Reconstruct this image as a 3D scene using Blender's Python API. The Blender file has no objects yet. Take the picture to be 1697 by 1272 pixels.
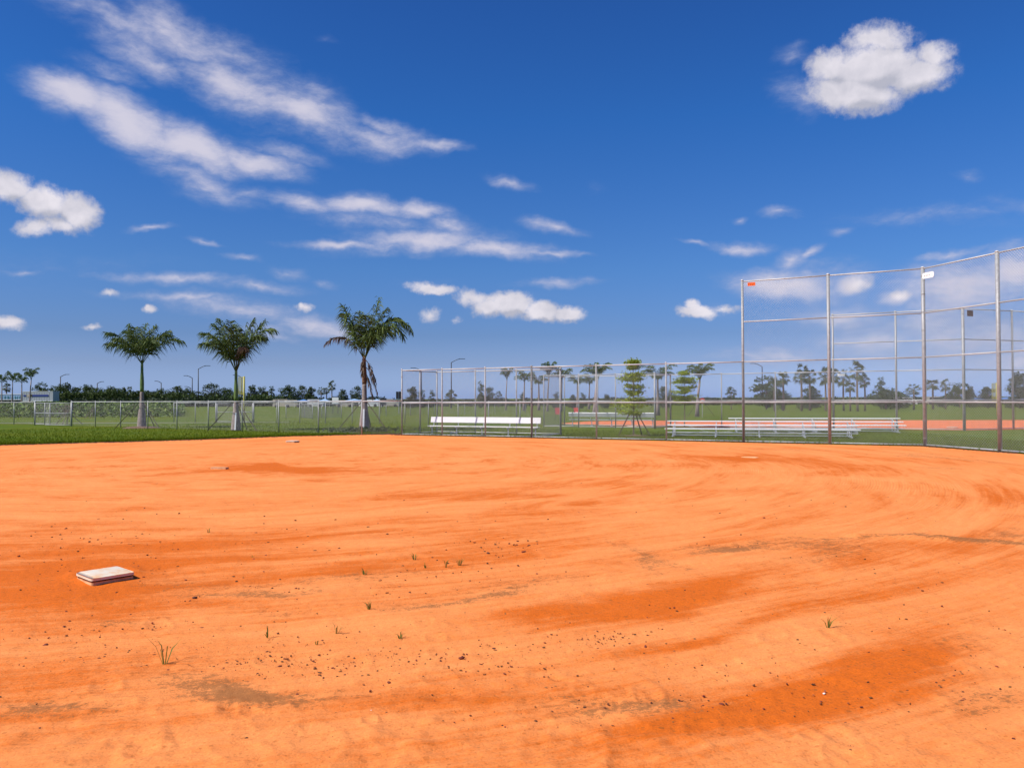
import bpy, math, random
import numpy as np
from mathutils import Vector, Matrix
R = math.radians
scn = bpy.context.scene
C = scn.collection
random.seed(7); rng = np.random.default_rng(7)

# ------------------------------------------------------------------ camera
CAM = Vector((0, 0, 1.70)); F = 1320.0; PITCH = math.atan(24/1320); ROLL = 0.0045
_f = Vector((0, math.cos(PITCH), math.sin(PITCH))); _r0 = Vector((1, 0, 0)); _u0 = Vector((0, -math.sin(PITCH), math.cos(PITCH)))
_r = _r0*math.cos(ROLL) - _u0*math.sin(ROLL); _u = _u0*math.cos(ROLL) + _r0*math.sin(ROLL)
cd = bpy.data.cameras.new('camera'); cam = bpy.data.objects.new('camera', cd); C.objects.link(cam)
M = Matrix.Identity(4)
for i in range(3):
    M[i][0] = _r[i]; M[i][1] = _u[i]; M[i][2] = -_f[i]; M[i][3] = CAM[i]
cam.matrix_world = M
cd.sensor_width = 36; cd.lens = F/1697*36; cd.clip_end = 9000; cd.clip_start = 0.05
scn.camera = cam
scn.render.resolution_x = 1024; scn.render.resolution_y = 767
def ray(x, y):
    return _f + _r*((x-848.5)/F) - _u*((y-636.0)/F)
def G(x, y, z=0.0):            # photo pixel -> point on the level z
    d = ray(x, y); t = (z-CAM.z)/d.z; return CAM + d*t
def D(x, y, Y):                # photo pixel -> point at world depth Y
    d = ray(x, y); return CAM + d*(Y/d.y)
def Xat(x, Y): return D(x, 660, Y).x
def hor(x): return 660-0.0045*(x-848.5)

# ------------------------------------------------------------------ sun, sky, exposure
SUN_EL = R(48); sh = Vector((-0.90, -0.43)).normalized()
to_sun = Vector((sh.x*math.cos(SUN_EL), sh.y*math.cos(SUN_EL), math.sin(SUN_EL)))
sd = bpy.data.lights.new('sun', 'SUN'); sd.energy = 5.0; sd.angle = R(0.5); sd.color = (1.0, 0.95, 0.86)
so = bpy.data.objects.new('sun', sd); C.objects.link(so)
so.rotation_euler = (-to_sun).to_track_quat('-Z', 'Y').to_euler()
scn.view_settings.view_transform = 'Standard'; scn.view_settings.look = 'None'
scn.view_settings.exposure = 0.2; scn.view_settings.gamma = 1

W = bpy.data.worlds.new('World'); scn.world = W; W.use_nodes = True
nt = W.node_tree; nt.nodes.clear(); L = nt.links
def N(t, **k):
    n = nt.nodes.new(t)
    for a, b in k.items(): setattr(n, a, b)
    return n
def mth(op, a, b=None, c=None, clamp=False):
    n = N('ShaderNodeMath', operation=op, use_clamp=clamp)
    for i, v in enumerate((a, b, c)):
        if v is None: continue
        if isinstance(v, (int, float)): n.inputs[i].default_value = v
        else: L.new(v, n.inputs[i])
    return n.outputs[0]
out = N('ShaderNodeOutputWorld'); bg = N('ShaderNodeBackground'); L.new(bg.outputs[0], out.inputs[0])
bg.inputs[1].default_value = 0.1
sky = N('ShaderNodeTexSky', sky_type='NISHITA', sun_disc=False)
sky.sun_elevation = SUN_EL; sky.sun_rotation = math.atan2(sh.x, sh.y)
sky.altitude = 0; sky.air_density = 1.0; sky.dust_density = 0.6; sky.ozone_density = 2.2
tc = N('ShaderNodeTexCoord'); sp = N('ShaderNodeSeparateXYZ'); L.new(tc.outputs['Generated'], sp.inputs[0])
az = mth('ARCTAN2', sp.outputs[0], sp.outputs[1])
rad = mth('SQRT', mth('ADD', mth('MULTIPLY', sp.outputs[0], sp.outputs[0]), mth('MULTIPLY', sp.outputs[1], sp.outputs[1])))
el = mth('ARCTAN2', sp.outputs[2], rad)
cb = N('ShaderNodeCombineXYZ'); L.new(az, cb.inputs[0]); L.new(el, cb.inputs[1]); P0 = cb.outputs[0]
# grade of the clear sky by elevation (deeper overhead, paler lavender low)
gr = N('ShaderNodeValToRGB'); L.new(mth('DIVIDE', el, R(32), clamp=True), gr.inputs[0])
SKYGRADE = [(0.0, (0.62, 0.93, 2.10)), (0.027, (0.60, 0.84, 1.75)), (0.08, (0.50, 0.63, 1.17)), (0.14, (0.39, 0.54, 0.97)), (0.284, (0.325, 0.592, 1.045)), (0.6, (0.192, 0.572, 1.145)), (1.0, (0.165, 0.47, 1.06))]
cr = gr.color_ramp
while len(cr.elements) < len(SKYGRADE): cr.elements.new(0.5)
for e, (p, c) in zip(cr.elements, SKYGRADE): e.position = p; e.color = (*[q*.89 for q in c], 1)
mx = N('ShaderNodeMix', data_type='RGBA', blend_type='MULTIPLY'); mx.inputs[0].default_value = 1
L.new(sky.outputs[0], mx.inputs[6]); L.new(gr.outputs[0], mx.inputs[7]); SKYC = mx.outputs[2]
def noise(vec, scale, detail, rough=0.55, dist=0.0):
    n = N('ShaderNodeTexNoise'); n.inputs['Scale'].default_value = scale; n.inputs['Detail'].default_value = detail
    n.inputs['Roughness'].default_value = rough; n.inputs['Distortion'].default_value = dist
    L.new(vec, n.inputs['Vector']); return n
def mapping(vec, rot=0, sc=(1, 1, 1), loc=(0, 0, 0), typ='POINT'):
    m = N('ShaderNodeMapping', vector_type=typ); L.new(vec, m.inputs[0])
    m.inputs['Rotation'].default_value = (0, 0, rot); m.inputs['Scale'].default_value = sc; m.inputs['Location'].default_value = loc
    return m.outputs[0]
def vadd(v, n, k):
    s = N('ShaderNodeVectorMath', operation='MULTIPLY_ADD'); L.new(n.outputs['Color'], s.inputs[0])
    s.inputs[1].default_value = (k, k, 0)
    o = N('ShaderNodeVectorMath', operation='SUBTRACT'); L.new(v, o.inputs[0]); o.inputs[1].default_value = (k/2, k/2, 0)
    L.new(o.outputs[0], s.inputs[2]); return s.outputs[0]
def azel(x, y):
    d = ray(x, y); return math.atan2(d.x, d.y), math.atan2(d.z, math.hypot(d.x, d.y))
def field(vec, blobs):
    acc = None
    for (x, y, a, b, rot, amp) in blobs:
        A, E = azel(x, y); dx = math.cos(R(rot)); dy = math.sin(R(rot))
        A2, E2 = azel(x+dx*a, y+dy*a); la = math.hypot(A2-A, E2-E); ang = math.atan2(E2-E, A2-A)
        A3, E3 = azel(x-dy*b, y+dx*b); lb = math.hypot(A3-A, E3-E)
        v = mapping(vec, ang, (la, lb, 1), (A, E, 0), 'TEXTURE')
        g = N('ShaderNodeTexGradient', gradient_type='SPHERICAL'); L.new(v, g.inputs[0])
        t = mth('MULTIPLY', g.outputs['Fac'], amp)
        acc = t if acc is None else mth('MAXIMUM', acc, t)
    return acc
def sstep(v, a, b):
    m = N('ShaderNodeMapRange', interpolation_type='SMOOTHSTEP'); L.new(v, m.inputs[0])
    m.inputs[1].default_value = a; m.inputs[2].default_value = b; return m.outputs[0]
WISP = [ # px, py, half length, half height, tilt (down to the right), strength
 (250,95,170,45,22,1.0),(380,135,200,62,22,1.25),(500,185,190,55,24,1.15),(620,222,170,34,12,1.1),(715,243,90,18,9,1.0),
 (120,150,120,48,14,1.5),(215,195,155,62,26,1.55),(330,240,155,56,26,1.5),(420,268,130,38,16,1.3),(350,308,120,40,18,.95),(420,325,70,26,10,.85),
 (510,338,85,28,6,1.2),(600,343,130,30,3,1.35),(690,350,90,28,8,1.2),(740,372,90,30,16,1.05),
 (560,412,140,15,2,1.2),(700,402,200,32,-3,1.35),(820,412,170,28,5,1.35),(920,420,80,12,3,1.1),
 (850,305,62,17,13,.95),(920,374,80,18,12,.95),(255,377,62,10,3,.95),(335,403,45,9,14,.75),(400,432,60,10,5,.62),
 (480,455,50,18,5,.72),(540,470,40,14,10,.6),(38,444,60,8,4,.8),
 (290,462,220,15,3,.92),(420,475,140,16,4,.95),(300,487,190,13,3,.85),(400,510,200,34,8,.95),(520,540,170,36,8,.92),(460,560,120,20,8,.7),
 (920,472,120,14,-3,.8),(1235,410,95,17,3,1.05),(1150,403,50,8,5,.85),(1298,355,58,16,4,1.05),(1232,363,22,12,0,.8),(1385,390,35,16,0,.62),
 (1605,296,40,20,0,.62),(1530,365,300,30,-2,.55),(1580,424,90,15,-8,.9),(1310,436,52,30,-15,.95),(1340,425,40,14,-25,1.0),
 (1310,475,170,42,6,1.45),(1260,464,60,20,0,1.1),(1410,474,55,26,-14,1.5),(1380,520,180,36,3,1.0),(1250,585,130,18,-4,.72),(1490,497,60,22,-4,1.25),
 (1600,480,240,80,-6,1.1),(1690,455,130,70,-6,1.35),(1600,560,300,110,0,.95),(1450,560,220,50,0,.9),(1680,600,240,70,0,.9),(1300,585,160,30,-4,.85),
 (1320,160,80,50,20,.8),(1310,95,50,28,0,.72),(1690,345,120,40,0,.5),(1560,80,40,20,0,.6),
 (300,70,260,70,14,.95),(440,150,240,95,24,.85),(560,200,180,60,22,.8),(640,205,90,24,20,.85),(180,110,120,30,16,.6),(330,290,140,60,22,.8),(470,250,120,26,14,.8),(380,330,120,36,8,.75),(300,250,180,70,26,.85),(620,370,170,40,6,.75),(760,390,160,44,8,.8),(640,415,220,26,0,.8),(100,170,60,40,0,.7),(60,150,50,26,0,.6),(450,545,220,60,6,.55),(1360,470,170,60,0,.7),(1560,520,220,60,0,.7),(850,505,150,30,0,.45),(700,476,90,14,0,.4),(1170,515,90,20,0,.4),
 (545,60,40,20,0,.4),(200,40,260,40,20,.9),(90,440,300,60,0,.35),(985,310,30,20,0,.2)]
CUM = [(20,312,62,36,12,1.3),(75,335,66,40,14,1.5),(128,352,52,44,8,1.5),(60,378,46,22,-4,1.0),(98,372,50,24,0,1.1),
 (1450,112,120,58,-4,1.6),(1415,155,110,46,6,1.6),(1515,125,88,46,-8,1.5),(1380,110,60,44,0,1.2),(1545,92,50,36,0,1.1),(1460,66,90,40,0,1.1),
 (845,503,58,32,0,1.6),(895,514,52,24,4,1.5),(942,518,36,21,0,1.4),(812,508,40,26,0,1.3),(715,476,58,14,2,1.35),(788,494,52,22,12,.9),(712,520,26,20,0,.8),(755,530,20,10,0,.5),
 (1158,514,52,15,2,1.4),(1200,512,40,11,-6,.8),(1150,506,24,12,0,1.2),(248,513,19,11,0,1.0),(244,511,10,9,0,1.2),(178,484,24,9,2,.9),(503,508,24,11,4,.9),(498,506,12,8,0,1.1),(155,543,26,7,4,.75),(14,535,42,18,6,1.1),
 (1490,490,26,16,0,1.0),(1420,468,36,22,-20,.9)]
wn = noise(P0, 7.0, 4, 0.55); Pw = vadd(P0, wn, 0.045)
wn2 = noise(P0, 30.0, 3, 0.6); Pw = vadd(Pw, wn2, 0.012)
Fw = field(Pw, WISP)
ns = noise(mapping(vadd(P0, wn, 0.05), R(14), (9, 26, 1)), 1.0, 9, 0.62)
nb = noise(mapping(P0, R(10), (16, 50, 1)), 1.0, 6, 0.6)
vw = mth('ADD', mth('MULTIPLY', Fw, 1.15), mth('MULTIPLY', mth('SUBTRACT', ns.outputs[0], 0.5), 1.5))
vw = mth('ADD', vw, mth('MULTIPLY', mth('SUBTRACT', nb.outputs[0], 0.5), 0.5))
gate = sstep(Fw, 0.0, 0.42)
nf = noise(mapping(vadd(P0, wn2, 0.02), R(16), (60, 130, 1)), 1.0, 7, 0.65)
vw = mth('ADD', vw, mth('MULTIPLY', mth('SUBTRACT', nf.outputs[0], 0.5), 0.55))
dw = mth('MULTIPLY', mth('MULTIPLY', sstep(vw, 0.05, 1.65), 0.95), gate)
cn = noise(P0, 22.0, 5, 0.6); Pc = vadd(P0, cn, 0.018); cn2 = noise(P0, 85.0, 4, 0.6); Pc = vadd(Pc, cn2, 0.006)
Fc = field(Pc, CUM)
nc = noise(P0, 30.0, 9, 0.62, 0.3); nd = noise(P0, 90.0, 8, 0.65, 0.2)
vc = mth('ADD', mth('MULTIPLY', Fc, 1.15), mth('MULTIPLY', mth('SUBTRACT', nc.outputs[0], 0.5), 1.2))
vc = mth('ADD', vc, mth('MULTIPLY', mth('SUBTRACT', nd.outputs[0], 0.5), 1.0))
dc = mth('MULTIPLY', mth('MULTIPLY', sstep(vc, 0.08, 1.0), sstep(Fc, 0.02, 0.28)), 0.97)
Pup = N('ShaderNodeVectorMath', operation='ADD'); L.new(Pc, Pup.inputs[0]); Pup.inputs[1].default_value = (-0.006, 0.014, 0)
Fup = field(Pup.outputs[0], CUM[:18]); belly = sstep(mth('SUBTRACT', Fup, Fc), -0.15, 0.7)
# relief: same noise sampled a little towards the sun side
nc2 = noise(mapping(P0, 0, (1, 1, 1), (0.010, -0.012, 0)), 34.0, 5, 0.5, 0.3)
rel = mth('MULTIPLY_ADD', mth('SUBTRACT', nc2.outputs[0], nc.outputs[0]), 1.6, 0.55, clamp=True)
rel = mth('SUBTRACT', mth('ADD', mth('MULTIPLY', rel, 0.7), mth('MULTIPLY', sstep(Fc, 0.1, 0.9), 0.35), clamp=True), mth('MULTIPLY', belly, 0.75), clamp=True)
ccol = N('ShaderNodeMix', data_type='RGBA'); L.new(rel, ccol.inputs[0])
ccol.inputs[6].default_value = (4.2, 4.25, 5.0, 1); ccol.inputs[7].default_value = (7.3, 6.95, 7.5, 1)
wcol = N('ShaderNodeMix', data_type='RGBA'); L.new(sstep(vw, .3, 1.3), wcol.inputs[0])
wcol.inputs[6].default_value = (3.0, 3.6, 5.5, 1); wcol.inputs[7].default_value = (5.8, 5.6, 6.6, 1)
m1 = N('ShaderNodeMix', data_type='RGBA'); L.new(dw, m1.inputs[0]); L.new(SKYC, m1.inputs[6]); L.new(wcol.outputs[2], m1.inputs[7])
m2 = N('ShaderNodeMix', data_type='RGBA'); L.new(dc, m2.inputs[0]); L.new(m1.outputs[2], m2.inputs[6]); L.new(ccol.outputs[2], m2.inputs[7])
L.new(m2.outputs[2], bg.inputs[0])
W.cycles.sampling_method = 'MANUAL'; W.cycles.sample_map_resolution = 512

# ------------------------------------------------------------------ materials
def newmat(name):
    m = bpy.data.materials.new(name); m.use_nodes = True; t = m.node_tree
    return m, t, t.nodes['Principled BSDF']
def simple(name, col, rough=0.6, metal=0.0, var=0.12, scale=8.0, bump=0.0, col2=None, coord='Object', island=0.0):
    m, t, b = newmat(name); n = t.nodes; l = t.links
    tcn = n.new('ShaderNodeTexCoord'); nz = n.new('ShaderNodeTexNoise'); l.new(tcn.outputs[coord], nz.inputs['Vector'])
    nz.inputs['Scale'].default_value = scale; nz.inputs['Detail'].default_value = 6; nz.inputs['Roughness'].default_value = .65
    rp = n.new('ShaderNodeValToRGB'); rp.color_ramp.elements[0].position = .32; rp.color_ramp.elements[1].position = .68
    c2 = col2 or tuple(min(1, c*(1+var)) for c in col); c1 = tuple(c*(1-var) for c in col) if not col2 else col
    rp.color_ramp.elements[0].color = (*c1, 1); rp.color_ramp.elements[1].color = (*c2, 1)
    l.new(nz.outputs[0], rp.inputs[0]); src = rp.outputs[0]
    if island:
        gm = n.new('ShaderNodeNewGeometry'); hs = n.new('ShaderNodeHueSaturation'); mr = n.new('ShaderNodeMapRange')
        l.new(gm.outputs['Random Per Island'], mr.inputs[0]); mr.inputs[3].default_value = 1-island; mr.inputs[4].default_value = 1+island
        l.new(mr.outputs[0], hs.inputs['Value']); l.new(src, hs.inputs['Color'])
        mr2 = n.new('ShaderNodeMapRange'); ml = n.new('ShaderNodeMath'); ml.operation = 'FRACT'
        m3 = n.new('ShaderNodeMath'); m3.operation = 'MULTIPLY'; m3.inputs[1].default_value = 17.3; l.new(gm.outputs['Random Per Island'], m3.inputs[0]); l.new(m3.outputs[0], ml.inputs[0])
        l.new(ml.outputs[0], mr2.inputs[0]); mr2.inputs[3].default_value = .475; mr2.inputs[4].default_value = .52; l.new(mr2.outputs[0], hs.inputs['Hue'])
        src = hs.outputs[0]
    l.new(src, b.inputs['Base Color']); b.inputs['Roughness'].default_value = rough; b.inputs['Metallic'].default_value = metal
    if bump:
        bp = n.new('ShaderNodeBump'); bp.inputs['Strength'].default_value = bump; bp.inputs['Distance'].default_value = .02
        l.new(nz.outputs[0], bp.inputs['Height']); l.new(bp.outputs[0], b.inputs['Normal'])
    return m
def leafmat(name, col, island=.35, rough=.55, transl=.25):
    m = simple(name, col, rough, 0, .25, 1.5, island=island); t = m.node_tree; n = t.nodes; l = t.links; b = n['Principled BSDF']
    tr = n.new('ShaderNodeBsdfTranslucent'); src = b.inputs['Base Color'].links[0].from_socket; l.new(src, tr.inputs[0])
    b.inputs['Specular IOR Level'].default_value = .2
    ms = n.new('ShaderNodeMixShader'); ms.inputs[0].default_value = transl; o = n['Material Output']
    l.new(b.outputs[0], ms.inputs[1]); l.new(tr.outputs[0], ms.inputs[2]); l.new(ms.outputs[0], o.inputs[0]); return m
MT = {}
MT['steel'] = simple('galvanised_steel', (.31, .31, .31), .5, .1, .22, 14, .15)
MT['wire'] = simple('chain_link_wire', (.37, .35, .36), .55, .3, .2, 5)
MT['wirefar'] = simple('far_chain_link_wire', (.24, .24, .25), .6, .2, .2, 3)
MT['rail'] = simple('pale_rail_steel', (.50, .49, .48), .5, .1, .15, 9)
MT['alu'] = simple('bench_aluminium', (.78, .77, .76), .4, .05, .05, 20)
MT['alu2'] = simple('frame_aluminium', (.55, .56, .58), .45, .5, .12, 12)
MT['white'] = simple('white_paint', (.80, .80, .78), .5, 0, .06, 6)
MT['grey'] = simple('grey_paint', (.38, .40, .42), .5, 0, .08, 5)
MT['dark'] = simple('dark_bronze_paint', (.03, .03, .035), .5, .2, .2, 6)
MT['black'] = simple('black_plastic', (.015, .015, .02), .6, 0, .2, 6)
MT['blue'] = simple('blue_fabric', (.07, .18, .42), .6, 0, .15, 4)
MT['navy'] = simple('navy_paint', (.02, .04, .22), .5, 0, .1, 4)
MT['paleblue'] = simple('pale_blue_fabric', (.25, .38, .55), .6, 0, .1, 4)
MT['cream'] = simple('cream_paint', (.42, .37, .29), .6, 0, .12, 4)
MT['yellow'] = simple('yellow_paint', (.40, .36, .07), .5, 0, .08, 6)
MT['orange'] = simple('orange_plate', (.80, .13, .01), .5, 0, .15, 40)
MT['brown'] = simple('brown_plate', (.10, .03, .015), .6, 0, .2, 30)
MT['red'] = simple('red_fabric', (.55, .06, .04), .6, 0, .15, 10)
MT['teal'] = simple('teal_paint', (.02, .16, .15), .5, 0, .1, 10)
MT['base'] = simple('scuffed_white_vinyl', (.72, .63, .50), .55, 0, .05, 9, .12, col2=(.74, .42, .20))
MT['base'].node_tree.nodes['Color Ramp'].color_ramp.elements[0].position = .42
MT['base'].node_tree.nodes['Color Ramp'].color_ramp.elements[1].position = .70
MT['baseside'] = simple('clay_stained_vinyl', (.74, .44, .22), .8, 0, .05, 14, .1, col2=(.50, .24, .10))
MT['bark'] = simple('brown_bark', (.16, .12, .09), .9, 0, .3, 20, .5)
MT['palmgrey'] = simple('pale_grey_palm_trunk', (.27, .21, .185), .85, 0, .28, 9, .4)
MT['shaft'] = simple('green_crownshaft', (.13, .19, .04), .45, 0, .2, 5, .1)
MT['husk'] = simple('brown_palm_husk', (.20, .10, .05), .85, 0, .45, 12, .5)
MT['stake'] = simple('weathered_stake_wood', (.10, .075, .055), .9, 0, .3, 12, .3)
MT['frond'] = leafmat('palm_frond_green', (.10, .142, .034), .5)
MT['frondold'] = leafmat('dry_frond', (.15, .10, .065), .4)
MT['oak'] = leafmat('dark_oak_leaves', (.055, .085, .020), .45)
MT['oak2'] = leafmat('olive_oak_leaves', (.060, .084, .026), .45)
MT['lime'] = leafmat('lime_young_leaves', (.27, .34, .03), .45, transl=.35)
MT['sabal'] = leafmat('cabbage_palm_leaves', (.085, .105, .040), .45)
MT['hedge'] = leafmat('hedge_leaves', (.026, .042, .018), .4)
MT['weed'] = leafmat('tall_weeds', (.15, .21, .050), .5)
MT['blade'] = leafmat('grass_blades', (.120, .165, .003), .4, rough=.8, transl=.3)
MT['tuft'] = leafmat('weed_tuft_blades', (.16, .19, .035), .4)
MT['dusty'] = simple('dusty_plate_rubber', (.78, .42, .19), .8, 0, .1, 12)
MT['clod'] = simple('dark_clay_clods', (.16, .05, .014), .9, 0, .4, 30, island=.6)
MT['soil'] = simple('dark_soil_crumbs', (.10, .045, .022), .95, 0, .5, 8, island=.5)
MT['mulch'] = simple('tree_mulch', (.15, .09, .055), .95, 0, .4, 8, .4)
MT['litter'] = simple('pale_scrap', (.8, .72, .62), .7, 0, .05, 8)
MT['roof'] = simple('grey_roof', (.25, .25, .26), .8, 0, .15, 3)
MT['path'] = simple('concrete_path', (.17, .17, .10), .9, 0, .1, 2)

# ------------------------------------------------------------------ mesh helpers
class MB:
    def __init__(s): s.v = []; s.f = []; s.n = 0
    def add(s, v, f):
        v = np.asarray(v, dtype=np.float64).reshape(-1, 3); s.v.append(v)
        s.f += [tuple(int(i)+s.n for i in q) for q in f]; s.n += len(v); return s
    def box(s, c, d, rz=0.0, rx=0.0):
        hx, hy, hz = d[0]/2, d[1]/2, d[2]/2
        p = [Vector((x, y, z)) for x in (-hx, hx) for y in (-hy, hy) for z in (-hz, hz)]
        m = Matrix.Rotation(rz, 3, 'Z') @ Matrix.Rotation(rx, 3, 'X')
        return s.add([(m @ q)+Vector(c) for q in p], [(0,1,3,2),(4,6,7,5),(0,4,5,1),(2,3,7,6),(0,2,6,4),(1,5,7,3)])
    def bar(s, a, b, w, h):          # rectangular bar from a to b
        a = Vector(a); b = Vector(b); t = (b-a).normalized(); up = Vector((0, 0, 1))
        if abs(t.z) > .95: up = Vector((1, 0, 0))
        sx = t.cross(up).normalized(); sy = sx.cross(t).normalized()
        p = [e+sx*(w/2*i)+sy*(h/2*j) for e in (a, b) for i, j in ((-1,-1),(1,-1),(1,1),(-1,1))]
        return s.add(p, [(0,3,2,1),(4,5,6,7),(0,1,5,4),(1,2,6,5),(2,3,7,6),(3,0,4,7)])
    def tube(s, pts, rs, n=8, caps=True):
        pts = [Vector(p) for p in pts]
        if isinstance(rs, (int, float)): rs = [rs]*len(pts)
        V = []; prev = None
        for i, p in enumerate(pts):
            t = (pts[min(i+1, len(pts)-1)]-pts[max(i-1, 0)]).normalized()
            if prev is None: up = Vector((0, 0, 1)) if abs(t.z) < .9 else Vector((1, 0, 0)); sx = t.cross(up).normalized()
            else: sx = (prev-t*prev.dot(t)).normalized()
            prev = sx; sy = t.cross(sx)
            for k in range(n):
                a = 2*math.pi*k/n; V.append(p+(sx*math.cos(a)+sy*math.sin(a))*rs[i])
        Fc = []
        for i in range(len(pts)-1):
            for k in range(n):
                a = i*n+k; b = i*n+(k+1) % n; Fc.append((a, b, b+n, a+n))
        if caps: Fc.append(tuple(range(n-1, -1, -1))); Fc.append(tuple(range((len(pts)-1)*n, len(pts)*n)))
        return s.add(V, Fc)
    def quads(s, V):                 # V: (k,4,3)
        V = np.asarray(V).reshape(-1, 3); k = len(V)//4; b = s.n
        s.v.append(V); idx = (np.arange(k*4).reshape(k, 4)+b)
        s.f += list(map(tuple, idx.tolist())); s.n += len(V); return s
    def mesh(s, name, mat, smooth=False):
        me = bpy.data.meshes.new(name); V = np.concatenate(s.v) if s.v else np.zeros((0, 3))
        me.from_pydata(V.tolist(), [], s.f); me.materials.append(mat); me.update()
        if smooth: me.polygons.foreach_set('use_smooth', [True]*len(me.polygons))
        return me
    def build(s, name, mat, parent=None, smooth=False, loc=(0, 0, 0)):
        o = bpy.data.objects.new(name, s.mesh(name, mat, smooth)); C.objects.link(o); o.location = loc
        if parent: o.parent = parent
        return o
def tag(o, label=None, cat=None, group=None, kind=None):
    if label: o['label'] = label
    if cat: o['category'] = cat
    if group: o['group'] = group
    if kind: o['kind'] = kind
    return o
def empty(name, loc=(0, 0, 0), rz=0.0):
    o = bpy.data.objects.new(name, None); C.objects.link(o); o.location = loc; o.rotation_euler = (0, 0, rz); o.empty_display_size = .3; return o
KIDS = {}
def copy_tree(o, parent=None):
    c = o.copy(); C.objects.link(c)
    if parent: c.parent = parent
    for ch in [k for k in ALLOBJ() if k.parent == o]: copy_tree(ch, c)
    return c
def ALLOBJ(): return list(C.objects)

# numpy value noise
def vnoise(x, y, seed=0):
    xi = np.floor(x).astype(np.int64); yi = np.floor(y).astype(np.int64); xf = x-xi; yf = y-yi
    def h(a, b):
        n = (a*374761393 + b*668265263 + seed*982451653) & 0xffffffff
        n = ((n ^ (n >> 13))*1274126177) & 0xffffffff; return ((n ^ (n >> 16)) & 0xffff)/65535.0
    u = xf*xf*(3-2*xf); v = yf*yf*(3-2*yf)
    return (h(xi, yi)*(1-u)+h(xi+1, yi)*u)*(1-v)+(h(xi, yi+1)*(1-u)+h(xi+1, yi+1)*u)*v
def fbm(x, y, o=4, seed=0):
    a = 0; s = .5; t = 0
    for i in range(o): a = a+s*vnoise(x*2**i, y*2**i, seed+i); t += s; s *= .55
    return a/t

# ------------------------------------------------------------------ layout of the two back to back fields (metres, from the photograph)
UX, UY = .884, -.468; NX, NY = .468, .884
O = Vector((-5.2, 37.6, 0))
def S(s, n=0.0, z=0.0): return Vector((O.x+UX*s+NX*n, O.y+UY*s+NY*n, z))
CORNER = S(21.9); w2 = Vector((.25, -.968, 0))
O2 = Vector((3.3, 50.2, 0))
def S2(s, n=0.0, z=0.0): return Vector((O2.x+UX*s-NX*n, O2.y+UY*s-NY*n, z))   # mirrored field: depth runs towards the camera
def bound_y(x):
    xs = [-900,-300,0,100,200,300,400,500,600,640,668]; ys = [757,745,737.5,734.5,732,729,725.5,722,719.8,719.2,719.4]
    if x <= 668: return float(np.interp(x, xs, ys))
    # along the fence
    lo, hi = 0.0, 60.0
    def px(s):
        p = S(s, -.12) if s < 21.9 else CORNER+w2*(s-21.9)+Vector((-.12, 0, 0))
        d = p-CAM; z = d.dot(_f); return 848.5+F*d.dot(_r)/z, 636-F*d.dot(_u)/z
    for _ in range(40):
        m = (lo+hi)/2
        if m > 36: hi = m; continue
        if px(m)[0] < x: lo = m
        else: hi = m
    return px(lo)[1]

# ------------------------------------------------------------------ ground
gmat, t, b = newmat('grass_ground'); n = t.nodes; l = t.links
tcn = n.new('ShaderNodeTexCoord')
def gn(sc, det, vec=None):
    z = n.new('ShaderNodeTexNoise'); z.inputs['Scale'].default_value = sc; z.inputs['Detail'].default_value = det; z.inputs['Roughness'].default_value = .7
    l.new(vec or tcn.outputs['Object'], z.inputs['Vector']); return z
z1 = gn(.16, 4); z2 = gn(9, 6); z3 = gn(1.2, 5)
rp = n.new('ShaderNodeValToRGB'); l.new(z2.outputs[0], rp.inputs[0])
rp.color_ramp.elements[0].position = .3; rp.color_ramp.elements[0].color = (.052, .080, .004, 1); rp.color_ramp.elements[1].position = .7; rp.color_ramp.elements[1].color = (.130, .172, .006, 1)
rp2 = n.new('ShaderNodeValToRGB'); l.new(z1.outputs[0], rp2.inputs[0]); rp2.color_ramp.elements[0].position = .35; rp2.color_ramp.elements[0].color = (.78, .92, .8, 1); rp2.color_ramp.elements[1].position = .68; rp2.color_ramp.elements[1].color = (1.35, 1.12, 1.2, 1)
mm = n.new('ShaderNodeMix'); mm.data_type = 'RGBA'; mm.blend_type = 'MULTIPLY'; mm.inputs[0].default_value = 1; l.new(rp.outputs[0], mm.inputs[6]); l.new(rp2.outputs[0], mm.inputs[7])
m4 = n.new('ShaderNodeMix'); m4.data_type = 'RGBA'; l.new(mm.outputs[2], m4.inputs[6]); m4.inputs[7].default_value = (.20, .17, .07, 1)
mr = n.new('ShaderNodeMapRange'); l.new(z3.outputs[0], mr.inputs[0]); mr.inputs[1].default_value = .6; mr.inputs[2].default_value = .8; mr.inputs[4].default_value = .35; l.new(mr.outputs[0], m4.inputs[0])
l.new(m4.outputs[2], b.inputs['Base Color']); b.inputs['Roughness'].default_value = .9; b.inputs['Specular IOR Level'].default_value = .1
bp = n.new('ShaderNodeBump'); bp.inputs['Strength'].default_value = .6; bp.inputs['Distance'].default_value = .04; l.new(z2.outputs[0], bp.inputs['Height']); l.new(bp.outputs[0], b.inputs['Normal'])
g = MB(); g.add([(-4000, -300, -.02), (4000, -300, -.02), (4000, 7000, -.02), (-4000, 7000, -.02)], [(0, 1, 2, 3)])
tag(g.build('ground', gmat), kind='structure')

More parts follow.
